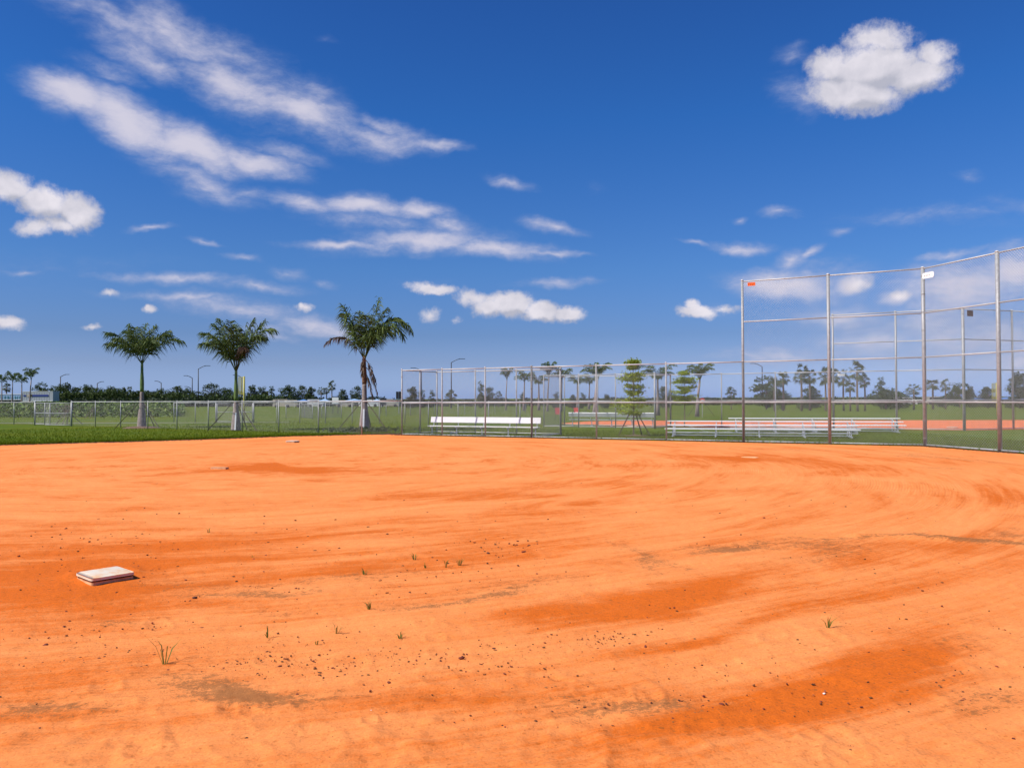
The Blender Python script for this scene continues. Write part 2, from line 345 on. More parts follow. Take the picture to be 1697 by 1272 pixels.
# clay: mesh laid from the fence line to the photographer's feet
dmat, t, b = newmat('orange_infield_clay'); n = t.nodes; l = t.links
tcn = n.new('ShaderNodeTexCoord')
def attr(a):
    q = n.new('ShaderNodeAttribute'); q.attribute_name = a; return q.outputs['Fac']
def dm(op, a, b2=None, c2=None, clamp=False):
    q = n.new('ShaderNodeMath'); q.operation = op; q.use_clamp = clamp
    for i, v in enumerate((a, b2, c2)):
        if v is None: continue
        if isinstance(v, (int, float)): q.inputs[i].default_value = v
        else: l.new(v, q.inputs[i])
    return q.outputs[0]
def dss(v, a, c):
    q = n.new('ShaderNodeMapRange'); q.interpolation_type = 'SMOOTHSTEP'; l.new(v, q.inputs[0]); q.inputs[1].default_value = a; q.inputs[2].default_value = c; return q.outputs[0]
sx = n.new('ShaderNodeSeparateXYZ'); l.new(tcn.outputs['Object'], sx.inputs[0])
dx = dm('SUBTRACT', sx.outputs[0], -6.6); dy = dm('SUBTRACT', sx.outputs[1], 22.0)
rr = dm('SQRT', dm('ADD', dm('MULTIPLY', dx, dx), dm('MULTIPLY', dy, dy))); th = dm('ARCTAN2', dx, dy)
pc = n.new('ShaderNodeCombineXYZ'); l.new(dm('MULTIPLY', th, 4.0), pc.inputs[0]); l.new(rr, pc.inputs[1])
s1 = gn(1.1, 8, pc.outputs[0]); s1.inputs['Distortion'].default_value = .6
pc2 = n.new('ShaderNodeCombineXYZ'); l.new(dm('MULTIPLY', th, 3.0), pc2.inputs[0]); l.new(dm('MULTIPLY', rr, 6.0), pc2.inputs[1])
s2 = gn(1.6, 6, pc2.outputs[0])
big = gn(.35, 5); mid = gn(5, 8); fine = gn(22, 9); micro = gn(75, 6)
damp = attr('damp'); grit = attr('grit')
v = dm('ADD', dm('MULTIPLY', damp, 1.0), dm('MULTIPLY', dm('SUBTRACT', s1.outputs[0], .5), 2.9))
v = dm('ADD', v, dm('MULTIPLY', dm('SUBTRACT', big.outputs[0], .5), .7))
v = dm('ADD', v, dm('MULTIPLY', dm('SUBTRACT', s2.outputs[0], .5), 1.2))
v = dm('ADD', v, dm('MULTIPLY', dm('SUBTRACT', fine.outputs[0], .5), 1.0)); v = dm('ADD', v, dm('MULTIPLY', dm('SUBTRACT', mid.outputs[0], .5), .7))
dfac = dm('ADD', dm('MULTIPLY', dss(v, -.55, .45), .40), dm('MULTIPLY', dss(v, .05, .85), .58))
c1 = n.new('ShaderNodeMix'); c1.data_type = 'RGBA'; l.new(dfac, c1.inputs[0]); c1.inputs[6].default_value = (.86, .292, .084, 1); c1.inputs[7].default_value = (.62, .122, .007, 1)
gv = dm('ADD', grit, dm('MULTIPLY', dm('SUBTRACT', fine.outputs[0], .5), 2.6)); gv = dm('ADD', gv, dm('MULTIPLY', dm('SUBTRACT', mid.outputs[0], .5), 1.6)); gv = dm('ADD', gv, dm('MULTIPLY', dm('SUBTRACT', s2.outputs[0], .5), .9))
gv = dm('ADD', gv, dm('MULTIPLY', dm('SUBTRACT', micro.outputs[0], .5), 2.2)); gf = dm('MULTIPLY', dss(gv, .25, .75), dss(grit, .02, .22))
c2 = n.new('ShaderNodeMix'); c2.data_type = 'RGBA'; l.new(dm('MULTIPLY', gf, .78), c2.inputs[0]); l.new(c1.outputs[2], c2.inputs[6]); c2.inputs[7].default_value = (.26, .110, .036, 1)
sp_ = dm('MULTIPLY_ADD', dm('SUBTRACT', micro.outputs[0], .5), .8, 1.0)
sp2 = dm('MULTIPLY', sp_, dm('MULTIPLY_ADD', dm('SUBTRACT', fine.outputs[0], .5), .55, 1.0))
def specks(sc, size, dens, seed):
    vo = n.new('ShaderNodeTexVoronoi'); vo.inputs['Scale'].default_value = sc; mp = n.new('ShaderNodeMapping'); mp.inputs['Location'].default_value = (seed, seed*2, 0); mp.inputs['Scale'].default_value = (1, 1, .0)
    l.new(tcn.outputs['Object'], mp.inputs[0]); l.new(mp.outputs[0], vo.inputs['Vector']); sc_ = n.new('ShaderNodeSeparateColor'); l.new(vo.outputs['Color'], sc_.inputs[0])
    thr = dm('MULTIPLY', dm('SUBTRACT', sc_.outputs[0], dm('SUBTRACT', 1.0, dens)), size/max(dens, .01) if isinstance(dens, float) else size*3)
    return dss(dm('SUBTRACT', thr, vo.outputs['Distance']), 0.0, .08)
sk = dm('MAXIMUM', dm('MULTIPLY', specks(48, .50, .6, 3.0), .6), dm('MAXIMUM', dm('MULTIPLY', specks(17, .34, .35, 7.0), .8), dm('MULTIPLY', specks(7, .17, .22, 11.0), .85)))
skm = dm('MULTIPLY', sk, dm('ADD', .45, dm('MULTIPLY', dss(v, .1, 1.1), .55)))
c4 = n.new('ShaderNodeMix'); c4.data_type = 'RGBA'; l.new(skm, c4.inputs[0]); l.new(c2.outputs[2], c4.inputs[6]); c4.inputs[7].default_value = (.36, .095, .014, 1)
c3 = n.new('ShaderNodeHueSaturation'); l.new(c4.outputs[2], c3.inputs['Color']); l.new(sp2, c3.inputs['Value'])
l.new(c3.outputs[0], b.inputs['Base Color']); b.inputs['Roughness'].default_value = .95; b.inputs['Specular IOR Level'].default_value = .15
hh = dm('ADD', dm('MULTIPLY', fine.outputs[0], 1.0), dm('MULTIPLY', micro.outputs[0], .4)); hh = dm('ADD', hh, dm('MULTIPLY', s2.outputs[0], 1.2))
rk = dm('SINE', dm('ADD', dm('MULTIPLY', rr, 125.0), dm('MULTIPLY', mid.outputs[0], 6.0))); rkm = dss(gn(.5, 3).outputs[0], .45, .62)
hh = dm('ADD', hh, dm('MULTIPLY', dm('MULTIPLY', rk, rkm), .22))
bp = n.new('ShaderNodeBump'); bp.inputs['Strength'].default_value = .6; bp.inputs['Distance'].default_value = .014; l.new(hh, bp.inputs['Height']); l.new(bp.outputs[0], b.inputs['Normal'])

DAMP = [(480,778,190,8,0,.9),(420,772,90,5,2,.7),(830,815,220,14,-3,.45),(960,838,210,11,-5,.5),(1235,760,110,7,0,1.0),(1380,776,120,10,5,.55),(1070,772,120,8,0,.4),(1240,725,300,8,2,.1),
 (120,890,260,28,0,.35),(500,890,420,14,-2,.45),(130,985,330,62,0,.75),(60,930,200,50,0,.4),(300,935,330,42,0,.4),(720,925,330,40,-2,.42),(330,1010,420,26,-2,.4),
 (1010,1008,230,26,-5,.85),(1190,968,170,20,-11,.65),(860,1030,190,16,-3,.55),(1130,1000,130,26,-16,.35),(1420,920,150,24,4,.5),(1560,905,220,16,3,.35),
 (1420,1115,230,70,-24,.85),(1300,1160,230,44,-14,.9),(1190,1195,230,26,-8,.8),(1560,1110,140,60,-24,.5),(1220,1042,190,16,-14,.55),(1100,1062,170,14,-10,.45),(1480,990,150,30,-18,.25),
 (40,1195,160,24,0,.4),(740,1160,300,30,0,.35),(1680,830,120,26,0,.5),(1690,960,100,40,0,.2),(1510,760,120,5,3,.5),(640,1060,300,14,-3,.2),(1060,1150,160,26,4,.3)]
GRIT = [(350,1150,150,24,4,.9),(440,1160,110,22,3,.75),(620,1150,150,14,2,.35),(80,1188,130,20,0,.75),(200,1037,90,10,4,.6),(470,1018,60,8,0,.5),(1060,1178,140,18,-3,.8),(960,1160,130,20,0,.5),
 (1215,903,90,8,-3,.95),(1190,910,50,5,-8,.9),(1370,900,90,16,4,.6),(1340,925,120,16,-8,.4),(1500,891,240,3,1.5,.75),(1660,897,130,4,3,.75),(1660,880,60,14,0,.55),(1620,1150,120,40,-10,.5),(1590,1060,90,24,0,.4),
 (560,960,240,10,-2,.4),(420,984,150,6,-3,.7),(740,1000,160,8,-6,.6),(850,985,120,5,-8,.5),(1090,925,90,10,20,.45),(1100,940,40,20,60,.4),(870,972,200,8,-6,.35),(1600,760,160,4,4,.5),(1570,776,60,4,4,.5),(1250,742,500,4,2,.35),(320,975,180,20,0,.3)]
xs = np.concatenate([np.linspace(-700, -60, 60), np.arange(-50, 1750, 3.0), np.linspace(1760, 2500, 60)])
vv = np.concatenate([[-.0, ], np.linspace(0, 1, 250)[1:]**1.35])
yb = np.array([bound_y(x) for x in xs])
PX, VV = np.meshgrid(xs, vv, indexing='ij'); YB = yb[:, None] + 0*VV
YMAX = 1300.0; PY = YB+(YMAX-YB)*VV
ext = np.array([1400, 1600, 2000, 2800, 5000.]); PX = np.concatenate([PX, np.repeat(xs[:, None], 5, 1)], 1); PY = np.concatenate([PY, np.repeat(ext[None], len(xs), 0)], 1)
fx, fy, fz = _f; ax = (PX-848.5)/F; ay = (PY-636)/F
dX = fx+_r.x*ax-_u.x*ay; dY = fy+_r.y*ax-_u.y*ay; dZ = fz+_r.z*ax-_u.z*ay; T = -1.70/dZ
WX = dX*T; WY = dY*T
jit = (fbm(WX*1.4, WY*1.4, 4, 5)-.5)*.7; edge = np.exp(-((PY-np.concatenate([YB, np.repeat(yb[:, None], 5, 1)], 1))/2.5)); WY = WY+jit*edge*(PX < 660)
da = np.zeros_like(PX); gi = np.zeros_like(PX)
wx = PX+(fbm(WX*.8, WY*.8, 4, 11)-.5)*90; wy = PY+(fbm(WX*.8+9, WY*.8, 4, 17)-.5)*(PY-655)*.12
for lst, A in ((DAMP, da), (GRIT, gi)):
    kk = 1.0 if A is da else .80
    for (x, y, a, bb, rt, amp) in lst:
        c, s = math.cos(R(rt)), math.sin(R(rt)); u_ = ((wx-x)*c+(wy-y)*s)/a; v_ = (-(wx-x)*s+(wy-y)*c)/bb
        A += kk*amp*np.exp(-1.6*(u_*u_+v_*v_))
da = np.clip(da, 0, 1.15); gi = np.clip(gi, 0, 1.1)
rad_ = np.hypot(WX+6.6, WY-22); 
WZ = (fbm(WX*1.3, WY*1.3, 4, 3)-.5)*.03 + (fbm(rad_*7, np.arctan2(WX+6.6, WY-22)*5, 3, 8)-.5)*.010 + (fbm(WX*14, WY*14, 3, 23)-.5)*.010
near = np.clip(1-(WY-16)/12, .25, 1); WZ = WZ*near+.004
rd = np.random.default_rng(99)
for _ in range(190):            # scuffs and foot marks pressed into the clay
    q = G(rd.uniform(-100, 1800), 700+rd.uniform(.13, 1)**.8*580)
    if q.y > 17: continue
    r1 = rd.uniform(.03, .11); an = rd.uniform(0, 3.14); dp = rd.uniform(.003, .008); m_ = (np.abs(WX-q.x) < .5) & (np.abs(WY-q.y) < .5)
    ux_ = (WX[m_]-q.x)*math.cos(an)+(WY[m_]-q.y)*math.sin(an); uy_ = -(WX[m_]-q.x)*math.sin(an)+(WY[m_]-q.y)*math.cos(an)
    e_ = (ux_/(r1*rd.uniform(1.2, 2.4)))**2+(uy_/r1)**2; WZ[m_] += -dp*np.exp(-e_*1.4)+dp*.7*np.exp(-(np.sqrt(e_)-1.45)**2*9)
def line_ridge(pts, w, h):
    global WZ
    P_ = [G(*p) for p in pts]
    for a_, c_ in zip(P_[:-1], P_[1:]):
        d_ = c_-a_; L2 = d_.x**2+d_.y**2; t_ = np.clip(((WX-a_.x)*d_.x+(WY-a_.y)*d_.y)/L2, 0, 1); ds = np.hypot(WX-a_.x-t_*d_.x, WY-a_.y-t_*d_.y)
        wob = fbm(WX*3, WY*3, 3, 40); WZ = np.maximum(WZ, np.where(ds < w*2, WZ+h*wob*np.exp(-(ds/w)**2), WZ))
line_ridge([(1290, 887), (1420, 888), (1560, 892), (1750, 899)], .09, .035)
line_ridge([(930, 1092), (1010, 1085), (1075, 1070)], .03, .02); line_ridge([(770, 1004), (850, 993), (900, 985)], .03, .02); line_ridge([(1160, 909), (1215, 903), (1250, 896)], .03, .025)
bq = G(173, 951); db = np.hypot(WX-bq.x, WY-bq.y); WZ = WZ+.022*np.exp(-((db-.27)/.09)**2)*(.5+fbm(WX*6, WY*6, 3, 51))
WZ = np.where(PY <= yb[:, None]+.01, -.015, WZ)
nx_, ny_ = PX.shape; idx = np.arange(nx_*ny_).reshape(nx_, ny_)
Vt = np.stack([WX, WY, WZ], -1).reshape(-1, 3).astype(np.float32)
Fq = np.stack([idx[:-1, :-1], idx[:-1, 1:], idx[1:, 1:], idx[1:, :-1]], -1).reshape(-1, 4).astype(np.int32)
me = bpy.data.meshes.new('clay_infield'); me.vertices.add(len(Vt)); me.vertices.foreach_set('co', Vt.ravel())
me.loops.add(Fq.size); me.loops.foreach_set('vertex_index', Fq.ravel()); me.polygons.add(len(Fq))
me.polygons.foreach_set('loop_start', np.arange(0, Fq.size, 4, dtype=np.int32)); me.polygons.foreach_set('loop_total', np.full(len(Fq), 4, dtype=np.int32))
me.polygons.foreach_set('use_smooth', np.ones(len(Fq), dtype=bool)); me.update(calc_edges=True); me.validate()
for nm, A in (('damp', da), ('grit', gi)):
    at = me.attributes.new(nm, 'FLOAT', 'POINT'); at.data.foreach_set('value', A.reshape(-1).astype(np.float32))
me.materials.append(dmat); o = bpy.data.objects.new('clay_infield', me); C.objects.link(o); tag(o, kind='structure')
if me.polygons[1000].normal.z < 0: me.flip_normals()

# the clay of the second field beyond the bleachers
def poly(name, pts, mat, z):
    q = MB(); q.add([(p.x, p.y, z) for p in pts], [tuple(range(len(pts)))]); return q
fc = simple('far_clay', (.70, .17, .038), .95, 0, .15, 1.2)
poly('far_clay', [S2(2.6, -.2), S2(9.2, -.2), S2(21.9, -.1), Vector((26, 40.8, 0)), Vector((40, 45.5, 0)), Vector((48, 53, 0)), Vector((36, 57, 0)), Vector((24, 58, 0)), Vector((10, 59.5, 0)), Vector((5.6, 58.5, 0)), Vector((3.2, 54, 0))], fc, .0).build('far_clay_infield', fc)
tag(C.objects['far_clay_infield'], kind='structure'); 
poly('path', [G(-400, 701.2), G(60, 701.4), G(480, 699.6), G(480, 698.6), G(60, 700.2), G(-400, 700.0)], MT['path'], -.012).build('path', MT['path']); tag(C.objects['path'], kind='structure')

# ------------------------------------------------------------------ chain link fences
def link_panel(mb, a, b2, z0, z1, pitch=.072, r=.0030):
    a = Vector(a); b2 = Vector(b2); Ln = (b2-a).xy.length; t = ((b2-a)/Ln); H = z1-z0; tx, ty = t.x, t.y; zs = (b2.z-a.z)
    nrm = Vector((ty, -tx, 0))
    k = np.arange(-H, Ln, pitch)
    for sgn in (1, -1):
        u0 = np.clip(k, 0, Ln); u1 = np.clip(k+H, 0, Ln); za = (u0-k); zb = (u1-k)
        if sgn < 0: za = H-za; zb = H-zb
        ok = (u1-u0) > .02; u0_, u1_, za_, zb_ = u0[ok], u1[ok], za[ok], zb[ok]
        s2_ = .7071; m = len(u0_)
        # three sided rod: offsets in (in-plane perpendicular, normal)
        offs = [(r, 0), (-r*.5, r*.866), (-r*.5, -r*.866)]
        ring = []
        for (uu, zz) in ((u0_, za_), (u1_, zb_)):
            for (p_, q_) in offs:
                du = -p_*s2_*sgn; dz = p_*s2_; off = .003*sgn
                X = a.x+tx*(uu+du)+nrm.x*(q_+off); Y = a.y+ty*(uu+du)+nrm.y*(q_+off); Z = z0+zz+dz
                ring.append(np.stack([X, Y, Z], -1))
        A0, A1, A2, B0, B1, B2 = ring
        q = np.stack([np.stack([A0, A1, B1, B0], 1), np.stack([A1, A2, B2, B1], 1), np.stack([A2, A0, B0, B2], 1)], 0).reshape(-1, 4, 3)
        mb.quads(q)
def post_mb(p, h, r, bands=False, cap=True):
    m = MB(); m.tube([p+Vector((0, 0, -.03)), p+Vector((0, 0, h))], r, 12)
    if bands:
        for z in np.arange(.25, h-.1, .62): m.tube([p+Vector((0, 0, z)), p+Vector((0, 0, z+.03))], r+.010, 12)
    return m
def cap_mb(p, h, r):
    m = MB(); m.tube([p+Vector((0, 0, h)), p+Vector((0, 0, h+.02)), p+Vector((0, 0, h+.045)), p+Vector((0, 0, h+.06))], [r*1.12, r*1.15, r*.8, r*.15], 12); return m
def fence(name, label, runs, cat='fence', group=None, wire='wire', origin=None):
    """runs: list of (posts[(Vector,r,bands)], height, rail heights, pitch, wire radius)"""
    root = empty(name, (0, 0, 0)); tag(root, label, cat, group); done = set()
    for (posts, h, rails, pitch, wr) in runs:
        for (p, r, bands) in posts:
            key = (round(p.x, 2), round(p.y, 2))
            if key in done: continue
            done.add(key); hp = h+.02
            po = post_mb(p, hp, r, bands).build('post', MT['steel'], root, True); cap_mb(p, hp, r).build('post_cap', MT['rail'], po, True)
        for z in rails:
            m = MB()
            for (a, ra, _), (c, rc, _) in zip(posts[:-1], posts[1:]):
                m.tube([a+Vector((0, 0, z)), c+Vector((0, 0, z))], .022 if z < .2 else .025, 8)
            m.build('rail', MT['rail'], root, True)
        m = MB()
        for (a, _, _), (c, _, _) in zip(posts[:-1], posts[1:]):
            tv = (c-a).normalized(); side = Vector((tv.y, -tv.x, 0))*.035
            link_panel(m, a+side, c+side, .04, h, pitch, wr)
        m.build('chain_link', MT[wire], root)
    return root
hz = Vector((0, 0, 0))
back_posts = [(S(15.8), .050, False), (S(18.85), .058, False), (CORNER, .062, True)]
wing = [(CORNER, .062, True)]+[(CORNER+w2*3.05*k, .062, False) for k in (1, 2, 3)]
RB = (.05, 1.52, 3.05, 4.57, 6.10)
fence('backstop', 'tall galvanised chain link backstop at the right edge, closest to the clay', [(back_posts, 6.1, RB, .095, .0020), (wing, 6.1, RB, .095, .0024)], 'backstop')
side_posts = [(S(6.84), .045, True), (S(9.83), .033, False), (S(12.8), .033, False), (S(15.8), .050, False)]
fence('sideline_fence', 'ten foot chain link fence between the white bench and the near backstop', [(side_posts[:], 3.05, (.05, 1.52, 3.05), .095, .0015)])
dg = [S(0), S(2.25), S(4.53), S(6.84)]; dgb = [S(0, 3.0), S(2.25, 3.0), S(4.53, 3.0), S(6.84, 3.0)]
pr = lambda p, r=.033, bnd=False: (p, r, bnd)
fence('dugout_fence', 'chain link dugout enclosure around the long white bench',
      [([pr(dg[0], .034, True), pr(dg[1]), pr(dg[2]), pr(dg[3], .045, True)], 3.05, (.05, 1.52, 3.05), .095, .0015),
       ([pr(dg[0], .034, True), pr(S(0, 1.5)), pr(dgb[0])], 3.05, (.05, 1.52, 3.05), .095, .0015),
       ([pr(dgb[0]), pr(dgb[1]), pr(dgb[2]), pr(dgb[3], .045)], 3.05, (.05, 1.52, 3.05), .095, .0015),
       ([pr(dg[3], .045, True), pr(dgb[3], .045)], 3.05, (.05, 1.52, 3.05), .095, .0015)])
# low outfield fence on the left, with a double gate
def LF(s):
    g_ = -0.02
    return Vector((-9.6-2.4625*s, 39.5+1.6875*s, g_))
lp = [pr(S(0), .034, True), pr(LF(-1), .03)]+[pr(LF(s), .026) for s in range(0, 8)]+[pr(LF(8), .05, False)]
fence('outfield_fence', 'low chain link outfield fence in front of the three royal palms', [(lp, 1.62, (1.62,), .095, .0015)])
lp2 = [pr(LF(9.68), .05), pr(LF(10.72), .026), pr(LF(12), .026), pr(LF(13.5), .026)]
fence('outfield_fence', 'low chain link fence left of the swing gate, by the left edge', [(lp2, 1.6, (1.60,), .095, .0015)])
def gate(a, c, label, h=1.5, swing=0.0, zb=.08, mid=True):
    a = Vector(a); c = Vector(c); d = (c-a); ln = d.xy.length; root = empty('gate_leaf', a, math.atan2(d.y, d.x)+swing); tag(root, label, 'gate')
    fm = MB()
    for z in (zb, h*.55 if mid else h, h): fm.tube([(0.06, 0, z), (ln-.05, 0, z)], .024, 8)
    for x in (.06, ln-.05): fm.tube([(x, 0, zb), (x, 0, h)], .026 if x < .1 else .03, 8)
    fm.build('gate_frame', MT['steel'], root, True)
    lm = MB(); link_panel(lm, Vector((.06, 0, 0)), Vector((ln-.05, 0, 0)), zb, h, .085, .0026); lm.build('chain_link', MT['wire'], root)
    for z in (.35, 1.2): hm = MB(); hm.box((.02, 0, z), (.09, .05, .06)); hm.build('hinge', MT['steel'], root)
gate(LF(8), LF(8.93), 'right leaf of the gate, slightly ajar, in the left outfield fence', 1.55, R(9))
gate(LF(9.68), LF(8.95), 'left leaf of the gate in the left outfield fence', 1.55, 0)
# second field
RBF = (.05, 1.52, 3.05, 4.57, 6.10)
c2 = S2(21.9); f2 = Vector((.94, .342, 0))
fence('backstop', 'farther chain link backstop seen through the near one, beyond the bleachers', [([pr(S2(15.8), .05), pr(S2(18.85), .05), pr(c2, .07, True)], 6.1, RBF, .12, .0016), ([pr(c2, .07, True), pr(c2+f2*3.4, .05), pr(c2+f2*6.8, .05), pr(c2+f2*10, .05)], 6.1, RBF, .12, .0016)], 'backstop', wire='wirefar')
fence('sideline_fence', 'farther ten foot chain link fence running behind the bleachers', [([pr(S2(6.84), .045), pr(S2(9.83)), pr(S2(12.8)), pr(S2(15.8), .05)], 3.05, (.05, 1.52, 3.05), .12, .0016)], wire='wirefar')
e0, e1, e2, e3 = S2(0), S2(2.25), S2(4.53), S2(6.84); b0, b1, b2_, b3 = S2(0, 3), S2(2.25, 3), S2(4.53, 3), S2(6.84, 3)
fence('dugout_fence', 'farther chain link dugout enclosure behind the staked lime green tree',
      [([pr(e0), pr(e1), pr(e2), pr(e3, .045)], 3.05, (.05, 1.52, 3.05), .12, .0016), ([pr(b0), pr(b1), pr(b2_), pr(b3, .05)], 3.05, (.05, 1.52, 3.05), .12, .0016),
       ([pr(e0), pr(b0)], 3.05, (.05, 3.05), .12, .0016), ([pr(e3, .045), pr(b3, .05)], 3.05, (.05, 3.05), .12, .0016)], wire='wirefar')
def LF2(t_): return Vector((3.3-.931*t_, 50.2+.365*t_, -.02))
fence('outfield_fence', 'second low chain link fence across the middle, behind the first', [([pr(e0)]+[pr(LF2(t_), .028) for t_ in (3.0, 5.2, 7.4, 9.6, 11.4, 13.4, 15.6, 17.8, 20, 22)]+[pr(LF2(24.1), .055)], 1.5, (1.5,), .12, .0016)], wire='wirefar')
fence('outfield_fence', 'short low chain link fence left of the closed field gate', [([pr(LF2(27.6), .055), pr(LF2(29.6), .028), pr(LF2(31.7), .03)], 1.5, (1.5,), .12, .0016)], wire='wirefar')
gate(LF2(24.15), LF2(25.85), 'right leaf of the closed field gate behind the middle palm', 1.45)
gate(LF2(27.55), LF2(25.9), 'left leaf of the closed field gate behind the middle palm', 1.45)
fl = [Vector((Xat(x, Y), Y, -.02)) for x, Y in ((474, 72), (505, 73.5), (533, 75), (566, 76.5), (600, 78), (640, 80), (680, 81.5), (720, 83), (770, 85), (820, 87), (871, 89))]
fence('boundary_fence', 'far low chain link fence in the distance right of the middle palm', [([pr(p, .028) for p in fl], 1.25, (1.25,), .12, .003)], wire='wirefar')
fl = [Vector((Xat(x, Y), Y, -.02)) for x, Y in ((500, 73), (518, 69), (540, 70.5), (566, 72))]
fence('boundary_fence', 'small far chain link enclosure seen left of the right-hand palm', [([pr(p, .028) for p in fl], 1.3, (1.3,), .11, .0045)], wire='wirefar')

# plates hanging on the backstops
def plate(name, p, t, w, h, mat, label, rounded=False, marks=None):
    t = t.normalized(); nrm = Vector((t.y, -t.x, 0)); m = MB(); pts = []
    rr_ = h*.35 if rounded else h*.06
    for cx, cz, a0 in ((w-rr_, h-rr_, 0), (rr_, h-rr_, 90), (rr_, rr_, 180), (w-rr_, rr_, 270)):
        for k in range(5):
            a = R(a0+k*22.5); pts.append((cx+rr_*math.cos(a), cz+rr_*math.sin(a)))
    k = len(pts); V = [p+t*x+nrm*off+Vector((0, 0, z)) for off in (0.0, .012) for x, z in pts]
    m.add(V, [tuple(range(k)), tuple(range(2*k-1, k-1, -1))]+[(i, (i+1) % k, (i+1) % k+k, i+k) for i in range(k)])
    o = m.build(name, mat); tag(o, label, 'sign')
    if marks:
        mk = MB()
        for (x0, z0, x1, z1) in marks: mk.bar(p+t*(x0*w)+nrm*.0145+Vector((0, 0, z0*h)), p+t*(x1*w)+nrm*.0145+Vector((0, 0, z1*h)), h*.09, .004)
        mk.build('marking', MT['brown' if mat != MT['brown'] else 'cream'], o)
tU = Vector((UX, UY, 0)); nn = Vector((-NX, -NY, 0))
plate('sign_plate', S(16.02)+nn*.08+Vector((0, 0, 5.90)), tU, .28, .13, MT['orange'], 'small orange plate wired under the top rail at the left end of the near backstop',
      marks=[(.12, .3, .12, .72), (.12, .72, .26, .72), (.34, .28, .42, .72), (.42, .72, .5, .28), (.6, .3, .6, .7), (.6, .3, .72, .3), (.8, .3, .8, .72), (.8, .72, .9, .5)])
plate('sign_plate', CORNER+w2*.12+Vector((-.10, 0, 5.72)), w2, .52, .20, MT['white'], 'small white rounded plate by the corner post top of the near backstop', True,
      marks=[(.2, .35, .2, .6), (.35, .35, .35, .62), (.5, .38, .5, .6), (.65, .4, .65, .6)])
plate('sign_plate', c2+f2*.15+Vector((.05, -.1, 5.72)), f2, .40, .30, MT['brown'], 'dark brown plate on the corner post of the farther backstop')

# ------------------------------------------------------------------ benches and bleachers
def slab(mb, a, c, w, h, tilt=0.0):   # plank between a and c; tilt leans its width
    a = Vector(a); c = Vector(c); t_ = (c-a).normalized(); sx_ = Vector((t_.y, -t_.x, 0)); up = Vector((0, 0, 1))
    wv = sx_*math.cos(tilt)+up*math.sin(tilt); hv = up*math.cos(tilt)-sx_*math.sin(tilt)
    pr_ = []
    prof = [(-1,-.6),(-.92,-1),(.92,-1),(1,-.6),(1,.6),(.92,1),(-.92,1),(-1,.6)]
    V = [e+wv*(w/2*i)+hv*(h/2*j) for e in (a, c) for i, j in prof]
    mb.add(V, [tuple(range(7, -1, -1)), tuple(range(8, 16))]+[(i, (i+1) % 8, (i+1) % 8+8, i+8) for i in range(8)])
def bench(name, a, c, depthdir, label, mat='alu'):
    a = Vector(a); c = Vector(c); n_ = Vector(depthdir).normalized(); t_ = (c-a).normalized(); root = empty(name, a); tag(root, label, 'bench')
    A = Vector((0, 0, 0)); Cc = c-a
    m = MB(); slab(m, A+Vector((0, 0, .40)), Cc+Vector((0, 0, .40)), .25, .045); m.build('seat', MT[mat], root)
    m = MB(); o1 = n_*.19+Vector((0, 0, .70)); tl = R(80) if n_.dot(Vector((t_.y, -t_.x, 0))) > 0 else R(-80)
    slab(m, A+o1, Cc+o1, .27, .04, tl); m.build('backrest', MT[mat], root)
    ln = Cc.length
    for k in range(5):
        p = t_*(ln*(.03+.94*k/4)); m = MB()
        m.bar(p-n_*.13+Vector((0, 0, .36)), p+n_*.16+Vector((0, 0, .36)), .04, .04)
        m.bar(p+Vector((0, 0, .36)), p+Vector((0, 0, 0.0)), .05, .05)
        m.bar(p-n_*.17+Vector((0, 0, .02)), p+n_*.2+Vector((0, 0, .02)), .05, .03)
        m.bar(p+n_*.14+Vector((0, 0, .36)), p+n_*.225+Vector((0, 0, .80)), .04, .03)
        m.build('leg', MT['alu2'], root)
    return root
bench('team_bench', S(.72, 1.2), S(6.60, 1.2), (NX, NY, 0), 'long white aluminium team bench with backrest inside the near dugout fence')
bench('team_bench', S2(.9, 1.2), S2(6.3, 1.2), (-NX, -NY, 0), 'far grey team bench behind the staked lime green tree', 'alu2')
def bleacher(a, ang, ln, label):
    root = empty('bleacher', a, ang); tag(root, label, 'bleacher', 'aluminium bleachers between the two fields')
    rows = [(0, .34), (.60, .49), (1.20, .64)]
    for (y, z) in rows:
        m = MB(); slab(m, (0, y, z), (ln, y, z), .25, .045); m.build('seat', MT['alu'], root)
    for (y, z) in ((.36, .17), (.96, .32)):
        m = MB(); slab(m, (0.05, y, z), (ln-.05, y, z), .22, .04); m.build('footboard', MT['alu2'], root)
    fx_ = [.35+(ln-.7)*k/4 for k in range(5)]
    for x in fx_:
        m = MB(); m.bar((x, -.35, .03), (x, 1.45, .03), .05, .05); m.bar((x, 0, .03), (x, 0, .32), .04, .04); m.bar((x, .6, .03), (x, .6, .47), .04, .04)
        m.bar((x, 1.2, .03), (x, 1.2, .62), .04, .04); m.bar((x, -.1, .29), (x, 1.32, .61), .035, .04); m.bar((x, .25, .15), (x, 1.05, .30), .035, .03)
        m.build('frame', MT['alu2'], root)
    m = MB()
    for i, (x0, x1) in enumerate(zip(fx_[:-1], fx_[1:])):
        if i % 2 == 0: m.bar((x0, .02, .06), (x1, .02, .30), .03, .012); m.bar((x0, 1.22, .58), (x1, 1.22, .06), .03, .012)
        else: m.bar((x0, .02, .30), (x1, .02, .06), .03, .012); m.bar((x0, 1.22, .06), (x1, 1.22, .58), .03, .012)
        m.bar((x0, .03, .08), (x1, .03, .08), .03, .03)
    m.build('cross_brace', MT['alu2'], root)
    return root
bleacher(Vector((6.72, 35.1, 0)), math.atan2(-.276, .961), 7.96, 'near three row aluminium bleacher on the grass left of the tall backstop')
